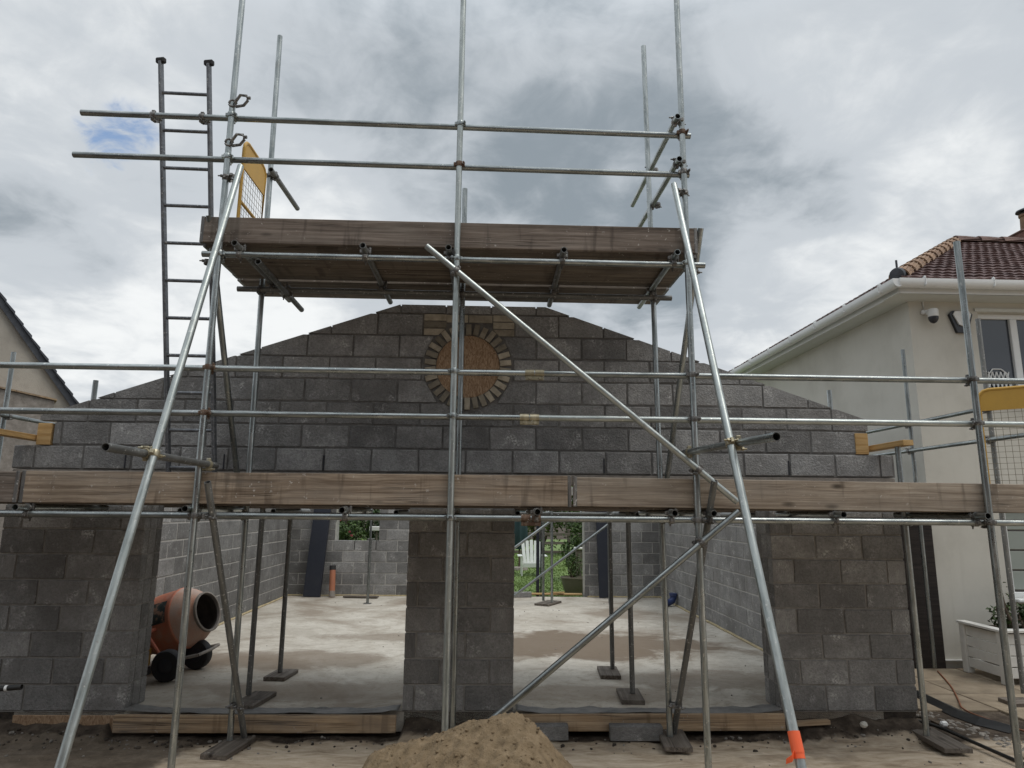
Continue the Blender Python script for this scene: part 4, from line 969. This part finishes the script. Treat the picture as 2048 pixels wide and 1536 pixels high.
# ------------------------------------------------------------------ yellow mesh guards
def guard(name, label, p0, p1, z0, z1, panel, mid=None, cells=12):
    p0, p1 = V(p0), V(p1); t_ = thing(name, label, 'safety gate', (p0.x, p0.y, z0)); u = (p1-p0).normalized(); L_ = (p1-p0).length; n_ = V((-u.y, u.x, 0))
    P = lambda s, z: V((p0.x, p0.y, z))+u*s
    cr_ = .09
    pts = [P(0, z0), P(0, z1-cr_)]+[P(cr_-cr_*math.cos(a), z1-cr_+cr_*math.sin(a)) for a in (.5, 1.05, 1.57)]+[P(L_-cr_+cr_*math.sin(a), z1-cr_+cr_*math.cos(a)) for a in (0, .5, 1.05, 1.57)]+[P(L_, z0), P(0, z0)]
    MB().path(pts, .016, 8).build('frame', 'yellow', t_, smooth=50)
    pl_ = [(0.01, z1-panel), (0.01, z1-cr_), (cr_*.4, z1-.02), (cr_, z1-.004), (L_-cr_, z1-.004), (L_-cr_*.4, z1-.02), (L_-.01, z1-cr_), (L_-.01, z1-panel)]
    MB().prism(pl_, lambda q: P(q[0], q[1])+n_*.006, lambda q: P(q[0], q[1])-n_*.006).build('panel', 'yellow', t_)
    if mid: MB().cyl(P(0, mid), P(L_, mid), .014, seg=8).build('mid_bar', 'yellow', t_)
    w_ = MB(); sp = .055; k = 1
    while k*sp < L_: w_.cyl(P(k*sp, z0), P(k*sp, z1-panel), .0019, seg=5, caps=False); k += 1
    k = 1
    while z0+k*sp < z1-panel: w_.cyl(P(0, z0+k*sp), P(L_, z0+k*sp), .0019, seg=5, caps=False); k += 1
    w_.build('wire_mesh', 'wire', t_)
guard('ladder_gate', 'yellow mesh ladder gate at the left end of the upper platform', (-2.15, -1.055, 0), (-2.15, -.51, 0), 3.93, 4.93, .26, 4.36)
guard('mesh_guard', 'yellow mesh guard panel on the lower platform at the right picture edge', (4.88, -.02, 0), (5.75, -.72, 0), 2.05, 3.0, .21)

# ------------------------------------------------------------------ concrete mixer
mx = thing('cement_mixer', 'faded orange cement mixer tipped on its stand inside the left opening', 'cement mixer', (-3.6, 1.4, 0))
ax = V((.93, -.22, .29)).normalized(); mouth = V((-3.175, 1.60, .615)); D0 = mouth-ax*.80
dm = frame(D0, mouth)
MB().lathe([(0, .01), (.0, .10), (.02, .17), (.10, .285), (.20, .32), (.30, .332), (.54, .332), (.55, .338), (.58, .338), (.59, .33)], dm, 40).build('drum', 'orange_dry', mx, smooth=35)
MB().lathe([(.59, .33), (.66, .30), (.80, .205), (.805, .217), (.825, .217), (.83, .203)], dm, 40).build('drum_cone', 'orange_dusty', mx, smooth=35)
MB().lathe([(.83, .203), (.80, .196), (.66, .29), (.58, .318), (.2, .31), (.1, .27), (.03, .01)], dm, 40).build('drum_inside', 'inside', mx, smooth=35)
MB().lathe([(.79, .209), (.80, .222), (.828, .222), (.834, .206), (.825, .2)], dm, 40).build('drum_rim', 'cement', mx, smooth=35)
# worn sticker wrapped on the drum
view = (CAMP-mouth).normalized(); side = (view-ax*view.dot(ax)).normalized(); up_ = ax.cross(side)*-1
if up_.z < 0: up_ = -up_
st = MB(); vs = []; nu, nv = 10, 10
for i in range(nu+1):
    for j in range(nv+1):
        x = .36+.17*i/nu; t = R(4)+R(42)*j/nv; r = .336
        vs.append(D0+ax*x+side*(math.cos(t)*r)+up_*(math.sin(t)*r))
st.add(vs, [(i*(nv+1)+j, i*(nv+1)+j+1, (i+1)*(nv+1)+j+1, (i+1)*(nv+1)+j) for i in range(nu) for j in range(nv)])
tag(st.build('sticker', 'decal', mx, smooth=60), 'dark worn sticker on the mixer drum')
mc = D0+ax*.02
MB().box(mc+V((-.05, .0, .16)), (.3, .26, .36), Matrix.Rotation(.35, 3, 'Z'), .05).build('motor_housing', 'orange', mx, smooth=35)
fr = MB()
for yy in (1.18, 1.98):
    fr.path([(-3.30, yy, .03), (-3.62, yy, .46), (-3.98, yy, .03)], .022, 8)
fr.path([(-3.62, 1.18, .46), (-3.62, 1.98, .46)], .022, 8); fr.path([(-3.98, 1.18, .04), (-3.98, 1.98, .04)], .02, 8); fr.path([(-3.42, 1.2, .16), (-3.42, 1.9, .16)], .02, 8)
fr.build('stand', 'orange', mx, smooth=40)
fr = MB()
for yy in (1.22, 1.78): fr.path([(-3.40, yy, .18), (-3.22, yy-.02, .20), (-3.06, yy-.03, .235)], .017, 8)
fr.path([(-3.06, 1.19, .235), (-3.03, 1.45, .24), (-3.06, 1.75, .235)], .017, 8); fr.build('handle', 'cement', mx, smooth=40)
for (x, y) in ((-3.31, 1.06), (-3.24, 1.62)):
    w_ = MB().lathe([(-.055, .08), (-.055, .145), (-.035, .158), (.035, .158), (.055, .145), (.055, .08)], frame((x, y, .158), (x+.12, y+1, .158)), 28).build('wheel', 'rubber', mx, smooth=40)
    MB().lathe([(-.045, .005), (-.048, .07), (-.04, .1), (.04, .1), (.048, .07), (.045, .005)], frame((x, y, .158), (x+.12, y+1, .158)), 20).build('hub', 'dark_plastic', w_, smooth=40)
hs = thing('hose_pipe', 'coiled grey hose lying on the floor by the mixer wheel', 'hose', (-3.5, .9, 0))
MB().path([(-3.9, .75, .02), (-3.6, .80, .022), (-3.42, .86, .02), (-3.5, .98, .022), (-3.75, 1.0, .02), (-3.95, .9, .03)], .019, 8).build('pipe', 'cement', hs, smooth=40)
yb_ = thing('yellow_power_box', 'small yellow and black power box on the floor behind the mixer', 'power box', (-3.75, 1.35, 0))
MB().box((-3.72, 1.32, .18), (.16, .16, .2), ch=.02).build('case', 'yellow', yb_); MB().path([(-3.79, 1.3, .28), (-3.77, 1.3, .33), (-3.66, 1.3, .33), (-3.64, 1.3, .28)], .012, 6).build('carry_handle', 'dark_plastic', yb_); MB().box((-3.72, 1.32, .04), (.18, .18, .08), ch=.01).build('foot', 'dark_plastic', yb_)

# ------------------------------------------------------------------ things by the back wall
def channel(name, lab, a, b, w, d):
    L_ = (V(b)-V(a)).length; bm_ = MB()
    bm_.box((L_/2, 0, 0), (L_, w, .012)); bm_.box((L_/2, -w/2+.006, d/2), (L_, .012, d)); bm_.box((L_/2, w/2-.006, d/2), (L_, .012, d))
    o = ob(name, bm_.mesh(name), 'navy', None, frame(a, b, V((0, 1, 0)))); return tag(o, lab, 'steel channel')
o = channel('steel_channel', 'wide navy blue steel channel leaning against the rear wall left of the window', (-3.56, 7.80, .015), (-3.46, 8.0, 2.2), .34, .07)
o = channel('steel_channel', 'narrow navy steel channel leaning at the rear wall beside the doorway', (2.43, 7.86, .015), (2.39, 8.0, 2.2), .22, .07)
cp_ = thing('drain_pipe', 'terracotta orange drain pipe standing on end by the rear wall', 'pipe', (-3.165, 7.86, 0))
tube('pipe', (-3.155, 7.84, .0), (-3.185, 7.92, .53), cp_, 'clay_pipe', .06); MB().lathe([(0, .05), (0, .066), (.09, .066), (.09, .05)], frame((-3.188, 7.925, .53), (-3.2, 7.96, .8)), 20).build('socket_seal', 'rubber', cp_, smooth=40)
MB().lathe([(0, .061), (.0, .064), (.12, .064), (.12, .061)], frame((-3.155, 7.84, .005), (-3.185, 7.92, .53)), 20).build('cement_band', 'cement', cp_, smooth=40)
bu = thing('pipe_bend', 'small blue plastic pipe bend lying in the far right corner', 'pipe', (3.5, 6.75, 0))
MB().path([(3.38, 6.72, .07), (3.46, 6.74, .07), (3.53, 6.76, .10), (3.56, 6.77, .16), (3.56, 6.77, .22)], .062, 14).build('bend', 'blue', bu, smooth=40); MB().cyl((3.56, 6.77, .19), (3.56, 6.77, .24), .075, seg=18).build('collar', 'blue', bu, smooth=40)
board('timber_offcut', 'flat grey timber offcut on the floor by the rear wall under the window', 'timber', (-2.9, 7.78, .03), (-2.2, 7.7, .03), .14, .03, 'wood_sole')
board('threshold_board', 'orange brown board lying across the rear doorway', 'board', (.6, 8.42, .02), (2.02, 8.30, .03), .2, .025, 'wood_new')
board('threshold_offcut', 'pale splintered timber piece on the rear threshold board', 'timber', (1.35, 8.36, .05), (1.62, 8.22, .07), .09, .03, 'wood_new')
for i, (x, y, rz, lab) in enumerate(((.72, 8.0, 4, 'grey block rubble at the foot of the rear doorway, left corner'),)):
    ob_ = ob('loose_block', jit_block(), None, None, Matrix.Translation((x, y, .055)) @ Matrix.Rotation(R(rz), 4, 'Z') @ Matrix.Rotation(R(90), 4, 'X') @ Matrix.Diagonal((.9, 1, .6, 1))); tag(ob_, lab, 'block')

# ------------------------------------------------------------------ sand bag and bits in front
sb = thing('sand_bag', 'open bulk bag heaped with brown builders sand in the foreground', 'sand bag', (-.12, -2.6, -.17))
def sand_h(x, y):
    hx = .697-.275*math.log1p(math.exp((.13-x)*26))/26-1.15*math.log1p(math.exp((x-.25)*22))/22
    h = hx-.42*abs(y+2.60)**1.35+.022*fbm(x*5, y*5)+.021*fbm(x*17, y*17, 3)+.013*fbm(x*46, y*46, 7)
    h += .025*math.sin(x*9+y*13)*max(0., fbm(x*3, y*3, 11))
    h -= 1.3*max(0., -.60-x)+1.2*max(0., abs(y+2.62)-.48)
    return max(h, -.16)
n_ = 150; xs = [-.95+1.75*i/n_ for i in range(n_+1)]; ys = [-3.42+1.62*i/n_ for i in range(n_+1)]
vs = [(x, y, sand_h(x, y)) for y in ys for x in xs]; N_ = n_+1
sd_ = MB().add(vs, [(j*N_+i, j*N_+i+1, (j+1)*N_+i+1, (j+1)*N_+i) for j in range(n_) for i in range(n_)]); sd_.build('sand', 'sand', sb, smooth=180)
bg_ = MB(); ring = []; lv = 9; per = 64
def sq(t):
    a = 2*math.pi*t; c, s_ = math.cos(a), math.sin(a); k = 1/max(abs(c), abs(s_))**.75; return c*k, s_*k
for l in range(lv):
    z = -.17+(.50)*l/(lv-1); bul = .035*math.sin(math.pi*l/(lv-1))
    for k in range(per):
        c, s_ = sq(k/per); w = .018*fbm(c*3, s_*3, z*4)
        rr_ = .50+bul+w; ring.append((-.115+c*rr_, -2.62+s_*rr_, z+(.03*fbm(c*2, s_*2, 9)+-.13 if l == lv-1 else 0)))
bg_.add(ring, [(l*per+k, l*per+(k+1) % per, (l+1)*per+(k+1) % per, (l+1)*per+k) for l in range(lv-1) for k in range(per)]); o = bg_.build('bag', 'bag', sb, smooth=180)
m_ = o.modifiers.new('thick', 'SOLIDIFY'); m_.thickness = .006
cl_ = MB(); random.seed(21)
for i in range(300):
    x, y = random.uniform(-.58, .36), random.uniform(-3.0, -2.3); r = random.choice((.003, .004, .006, .009)); c = V((x, y, sand_h(x, y)+r*.3))
    cl_.box(c, (r*2, r*1.6, r*1.4), Matrix.Rotation(random.uniform(0, 6), 3, 'Z') @ Matrix.Rotation(random.uniform(0, 6), 3, 'X'), r*.45)
o = cl_.build('sand_clods', 'sand', sb); o['kind'] = 'stuff'
for (x, y, L_, rz, lab) in ((.52, -.2, .42, 2, 'grey concrete block lying against the formwork beside the sand'), (1.32, -.21, .46, -1, 'grey concrete block lying against the formwork left of the rear upright')):
    o = ob('loose_block', jit_block(), None, None, Matrix.Translation((x, y, -.105)) @ Matrix.Rotation(R(rz), 4, 'Z') @ Matrix.Diagonal((L_/.44, 1.1, .55, 1))); tag(o, lab, 'block')
# rubble and soil clods
rb = MB(); random.seed(5)
def stone(c, r, b=rb):
    b.box(c, (r*2*random.uniform(.8, 1.3), r*2*random.uniform(.7, 1), r*1.3), Matrix.Rotation(random.uniform(0, 6), 3, 'Z') @ Matrix.Rotation(random.uniform(-.5, .5), 3, 'X'), r*.42)
sc_ = MB()
for i in range(380):
    x = random.uniform(-4.6, 4.1); y = -.13-abs(random.gauss(0, .13)); r = random.choice((.005, .006, .008, .01, .016)); stone(V((x, y, ground_h(x, y)+r*.4)), r, sc_ if random.random() < .7 else rb)
for i in range(110):
    x = random.uniform(-3.9, 4.1); y = random.uniform(-1.6, -.3); r = random.choice((.004, .006, .008, .011)); stone(V((x, y, ground_h(x, y)+r*.4)), r)
for i in range(260):
    t = random.random(); x = 4.25+.35*t+random.gauss(0, .07); y = .9-1.4*t+random.gauss(0, .12); r = random.choice((.008, .012, .016, .022)); stone(V((x, y, -.185+r*.5)), r)
for i in range(80):
    x, y = random.uniform(-3, 3.4), random.uniform(.3, 7.5); r = random.choice((.004, .006, .009)); stone(V((x, y, r*.4)), r)
o = rb.build('rubble', 'gravel'); tag(o, 'scattered grey stones and mortar crumbs on the ground', 'rubble', kind='stuff')
o = sc_.build('soil_clods', 'soil'); tag(o, 'loose dark soil crumbs along the foot of the wall', 'soil', kind='stuff')
o = MB(); stone(V((3.35, -.2, -.05)), .035, o); o = o.build('stone', 'render'); tag(o, 'small pale broken stone at the foot of the right pier', 'stone')
# membrane strip, cable and hose on the right
ms = MB(); pts = [(4.72, 1.25), (4.70, .9), (4.68, .45), (4.72, .2), (4.86, -.05)]
rows = []
for i, (x, y) in enumerate(pts):
    rows += [(x-.10, y-.02, -.165), (x-.03, y, -.115+.012*(i % 2)), (x+.05, y+.01, -.135)]
ms.add(rows, [(i*3+k, i*3+k+1, i*3+k+4, i*3+k+3) for i in range(len(pts)-1) for k in range(2)]); o = ms.build('membrane_strip', 'black'); tag(o, 'black plastic membrane edge along the trench beside the paving', 'plastic sheet'); m_ = o.modifiers.new('thick', 'SOLIDIFY'); m_.thickness = .004
def cable(name, lab, cat, pts, r, mat):
    P = []; pts = [V(p) for p in pts]
    for i in range(len(pts)-1):
        a, b, c, d = pts[max(i-1, 0)], pts[i], pts[i+1], pts[min(i+2, len(pts)-1)]
        for k in range(8):
            t = k/8; P.append(.5*((2*b)+(c-a)*t+(2*a-5*b+4*c-d)*t*t+(3*b-a-3*c+d)*t**3))
    P.append(pts[-1]); o = MB().path(P, r, 8).build(name, mat, smooth=50); return tag(o, lab, cat)
cable('cable', 'thin orange brown cable running from the house gate across the paving', 'cable', [(5.62, 2.2, -.14), (5.3, 1.5, -.143), (5.0, .95, -.143), (4.78, .55, -.13), (4.76, .15, -.12), (4.95, -.15, -.143), (5.4, -.4, -.143), (6, -.5, -.143)], .009, 'cable')
cable('hose', 'black hose lying on the gravel in front of the right garage corner', 'hose', [(4.08, .35, -.16), (4.2, .1, -.155), (4.22, -.3, -.15), (4.25, -.7, -.15), (4.3, -1.2, -.15), (4.3, -1.9, -.15)], .016, 'black')
o = MB().box((4.28, .12, -.14), (.07, .05, .05), Matrix.Rotation(.6, 3, 'X'), .015).build('bottle_scrap', 'upvc'); tag(o, 'small white plastic scrap on the gravel by the garage corner', 'scrap')
pe = thing('pipe_end', 'black pipe end with a white band poking in at the left picture edge', 'pipe', (-3.8, -.9, .4))
tube('pipe', (-4.3, -.93, .372), (-3.50, -.93, .435), pe, 'black', .02); MB().cyl((-3.62, -.93, .4255), (-3.60, -.93, .427), .0215, seg=14).build('band', 'upvc', pe)

# ------------------------------------------------------------------ garden behind
def leaves(n, c, rad, size, seed, flat=.0):
    rnd = random.Random(seed); b = MB(); c = V(c); k = 0
    while k < n:
        d = V((rnd.gauss(0, 1), rnd.gauss(0, 1), rnd.gauss(0, 1))).normalized(); r = rnd.random()**.4
        p = V((d.x*rad[0]*r, d.y*rad[1]*r, d.z*rad[2]*r))
        if noise.noise(p*(2.2/max(rad))+V((seed*3.1, 0, 0))) < -.12+.25*(r-.6): continue
        bump_ = 1+.28*noise.noise(d*2.3+V((seed, 1, 2))); p *= bump_; q = c+p; s = size*rnd.uniform(.6, 1.3)
        m = Matrix.Rotation(rnd.uniform(0, 6.3), 3, 'Z') @ Matrix.Rotation(rnd.uniform(-1.1, 1.1), 3, 'X') @ Matrix.Rotation(rnd.uniform(-.8, .8), 3, 'Y')
        vv = [V((0, -s, 0)), V((s*.5, 0, s*.12)), V((0, s, 0)), V((-s*.5, 0, s*.12))]
        b.add([q+m @ v for v in vv], [(0, 1, 2), (0, 2, 3)]); k += 1
    return b
def shrub(lab, c, rad, n, size, mat, seed, base=-.12, name='shrub', cat='shrub', flowers=0):
    t_ = thing(name, lab, cat, (c[0], c[1], base)); leaves(n, c, rad, size, seed).build('crown', mat, t_)
    rnd = random.Random(seed)
    for i in range(4):
        e_ = V(c)+V((rnd.uniform(-.6, .6)*rad[0], rnd.uniform(-.5, .5)*rad[1], rad[2]*rnd.uniform(0, .6))); a_ = V((c[0]+rnd.uniform(-.1, .1), c[1]+rnd.uniform(-.1, .1), base))
        MB().path([a_, a_.lerp(e_, .5)+V((rnd.uniform(-.1, .1), 0, .05)), e_], lambda t: (.035-.026*t)*max(.6, rad[2]), 6).build('stem', 'bark', t_)
    for i in range(flowers):
        d = V((rnd.uniform(-.8, .8)*rad[0], -rad[1]*rnd.uniform(.6, 1.0), rnd.uniform(-.3, .8)*rad[2])); p = V(c)+d; b = MB()
        for k in range(9):
            m = Matrix.Rotation(k*.7, 3, 'Z') @ Matrix.Rotation(.5+.12*(k % 4), 3, 'X'); s = .05
            b.add([p+m @ v for v in (V((0, 0, 0)), V((s*.6, s*.6, .01)), V((0, s*1.2, .03)), V((-s*.6, s*.6, .01)))], [(0, 1, 2, 3)])
        b.build('flower', 'pink', t_)
    return t_
shrub('leafy rose bush with pink flowers seen through the rear window', (-3.75, 12.0, .95), (.55, .45, .75), 1500, .05, 'leaf', 3, flowers=7, name='rose_bush', cat='bush')
shrub('bright lime green low plant below the roses outside the rear window', (-3.35, 11.2, .55), (.5, .4, .42), 900, .05, 'leaf_light', 4)
shrub('dark green tall shrub behind the roses outside the rear window', (-3.6, 13.6, 1.3), (1.2, .7, 1.5), 2600, .07, 'leaf_dark', 5)
shrub('mid green shrub behind the window prop outside the rear window', (-2.6, 12.6, 1.1), (.6, .5, 1.0), 1500, .06, 'leaf_dark', 15)
shrub('bushy green shrub beside the rear doorway behind the stone pot', (2.75, 12.6, .95), (.75, .7, 1.05), 3000, .055, 'leaf', 6)
shrub('small leafy plant standing in the stone pot', (2.02, 9.55, .5), (.22, .2, .28), 500, .03, 'leaf', 7, base=.2, name='potted_plant', cat='plant')
shrub('tall loose bright green tree at the end of the lawn, right of the parasol', (2.3, 24, 2.0), (1.8, 1.2, 2.0), 4500, .09, 'leaf_light', 8, name='tree', cat='tree')
shrub('dense dark hedge tree at the far end of the lawn, right', (5.4, 23, 1.8), (2.4, 1.4, 2.1), 5200, .10, 'leaf', 9, name='tree', cat='tree')
shrub('dense dark tree at the far end of the lawn behind the teal parasol', (-.2, 24.5, 1.9), (2.2, 1.4, 2.2), 4500, .10, 'leaf_dark', 10, name='tree', cat='tree')
shrub('broad dark tree at the far left end of the garden', (-5.6, 21, 1.7), (3.0, 1.4, 2.2), 4500, .11, 'leaf', 11, name='tree', cat='tree')
shrub('green tussock plant growing in the white planter by the house', (6.55, 1.88, .52), (.5, .24, .2), 900, .035, 'leaf_dark', 12, base=.4, name='planter_plant', cat='plant')
shrub('sprig of leaves rising above the white planter', (6.28, 1.8, .72), (.1, .1, .25), 70, .03, 'leaf', 13, base=.4, name='planter_sprig', cat='plant')
# lawn blades
gr = MB(); rnd = random.Random(2)
for i in range(16000):
    y = 8.7+16*rnd.random()**1.6; x = rnd.uniform(.35, 4.6)*(y+6.4)/16; h = rnd.uniform(.02, .045)*(1+.03*y); a = rnd.uniform(0, 6.3); w = .005+.0012*y
    b0 = V((x, y, -.12+.04*fbm(x*.5, y*.5))); dx = V((math.cos(a)*w, math.sin(a)*w, 0)); gr.add([b0-dx, b0+dx, b0+V((rnd.uniform(-.03, .03), rnd.uniform(-.03, .03), h))], [(0, 1, 2)])
o = gr.build('grass_blades', 'grass', None, (0, 0, 0)); tag(o, 'short green lawn grass behind the garage', 'grass', kind='stuff')
# fence rails, chair, parasol, pot, post
fe = thing('rail_fence', 'grey post and rail garden fence across the lawn behind the white chair', 'fence', (1.5, 17.5, -.1))
for i in range(6): MB().box((-2+i*1.6, 17.5, .5), (.09, .09, 1.25), ch=.01).build('post', 'wood_sole', fe)
for z in (.35, .65, .95): MB().box((2, 17.44, z), (8.4, .03, .09), ch=.006).build('rail', 'wood_sole', fe)
chh = thing('garden_chair', 'white slatted garden armchair standing on the lawn', 'chair', (1.30, 13.9, -.1))
def cb(name, c, d, rx=0, ry=0): return MB().box(V((1.30, 13.9, -.1))+V(c), d, Matrix.Rotation(rx, 3, 'X') @ Matrix.Rotation(ry, 3, 'Y'), .006).build(name, 'chair', chh)
for i in range(5):
    k = (i-2); cb('back_slat', (k*.115, .22+.0, .62), (.095, .022, .78-.05*abs(k)), -.32, k*.045)
for i in range(4): cb('seat_slat', (0, -.26+i*.12, .36-.03*i), (.54, .1, .022), -.2)
for sx in (-1, 1):
    cb('armrest', (sx*.36, -.08, .56), (.14, .68, .025)); cb('leg', (sx*.31, -.34, .28), (.035, .09, .56)); cb('leg', (sx*.31, .22, .27), (.035, .09, .54), -.1)
    cb('side_rail', (sx*.29, -.02, .3), (.025, .7, .12), -.2)
cb('front_apron', (0, -.35, .3), (.56, .025, .12))
pa = thing('closed_parasol', 'closed dark teal garden parasol standing at the left of the rear doorway', 'parasol', (1.0, 15.5, -.1))
MB().cyl((1.0, 15.5, -.1), (1.0, 15.5, 2.6), .03, seg=12).build('pole', 'bark', pa, smooth=40)
cv = MB(); vs = []; seg = 24; lev = [(.55, .10), (.8, .20), (1.2, .19), (1.6, .15), (2.0, .12), (2.5, .04)]
for z, r in lev:
    for k in range(seg): a = 2*math.pi*k/seg; rr_ = r*(1+.35*(k % 3 == 0)); vs.append((1.0+math.cos(a)*rr_, 15.5+math.sin(a)*rr_, z))
cv.add(vs, [(i*seg+k, i*seg+(k+1) % seg, (i+1)*seg+(k+1) % seg, (i+1)*seg+k) for i in range(len(lev)-1) for k in range(seg)]); cv.build('canopy', 'teal', pa, smooth=40)
MB().lathe([(0, .01), (0, .28), (.08, .26), (.1, .05)], frame((1.0, 15.5, -.09), (1.0, 15.5, 1)), 20).build('base', 'cement', pa, smooth=40)
po = thing('stone_pot', 'round weathered stone plant pot just outside the rear doorway', 'plant pot', (2.02, 9.55, -.1))
MB().lathe([(0, .01), (0, .2), (.1, .26), (.3, .31), (.36, .32), (.36, .28), (.3, .27), (.3, .01)], frame((2.02, 9.55, -.1), (2.02, 9.55, 1)), 28).build('bowl', 'pot', po, smooth=40); MB().lathe([(.33, .325), (.34, .335), (.37, .335), (.375, .32)], frame((2.02, 9.55, -.1), (2.02, 9.55, 1)), 28).build('rim', 'pot', po, smooth=40)
gp = thing('gate_post', 'white topped timber garden post beside the bushy shrub', 'post', (2.42, 11.9, -.1))
MB().box((2.42, 11.9, .32), (.15, .15, .86), ch=.012).build('shaft', 'wood_sole', gp); MB().box((2.42, 11.9, .78), (.24, .24, .06), ch=.02).build('cap', 'white_wood', gp)
bt = thing('bird_table', 'white box on a pole seen through the rear window behind the prop', 'bird table', (-2.72, 10.4, -.1))
MB().box((-2.72, 10.4, 1.30), (.34, .22, .1), ch=.01).build('box', 'white_wood', bt); MB().cyl((-2.72, 10.4, -.1), (-2.72, 10.4, 1.25), .025, seg=8).build('pole', 'wood_sole', bt)
dp = thing('door_frame_post', 'dark green door frame section standing in the rear doorway', 'door frame', (1.0, 8.6, -.1))
MB().box((1.09, 8.55, .95), (.07, .06, 2.1), ch=.006).build('stile', 'navy', dp); MB().box((1.16, 8.56, .95), (.03, .03, 2.1), ch=.004).build('bead', 'navy', dp)

# ------------------------------------------------------------------ houses across the road (unseen, added behind the camera to shade the piers; mirrored in the panes)
for k, (x, lab) in enumerate(((-12, 'unseen brick house added behind the viewer to shade the piers, left one'), (-2, 'unseen brick house added behind the viewer to shade the piers, middle one'), (8, 'unseen brick house added behind the viewer to shade the piers, right one'))):
    h_ = thing('shading_house', lab, 'house', (x, -14, -.2), 'unseen houses shading the piers')
    MB().box((x, -16.2, 2.4), (8.6, 7, 5.2)).build('wall', 'chim_brick', h_)
    r_ = MB(); r_.prism([(-4.7, 5.0), (4.7, 5.0), (0, 8.2)], lambda p: (x+p[0], -12.4, p[1]), lambda p: (x+p[0], -20, p[1])); r_.build('roof', 'tile', h_)
    for dx in (-2.3, 2.3):
        for z in (1.3, 3.9): w_ = MB().box((x+dx, -12.67, z), (1.8, .08, 1.3), ch=.01).build('window', 'upvc', h_); MB().box((x+dx, -12.62, z), (1.6, .03, 1.1)).build('pane', 'glass', w_)
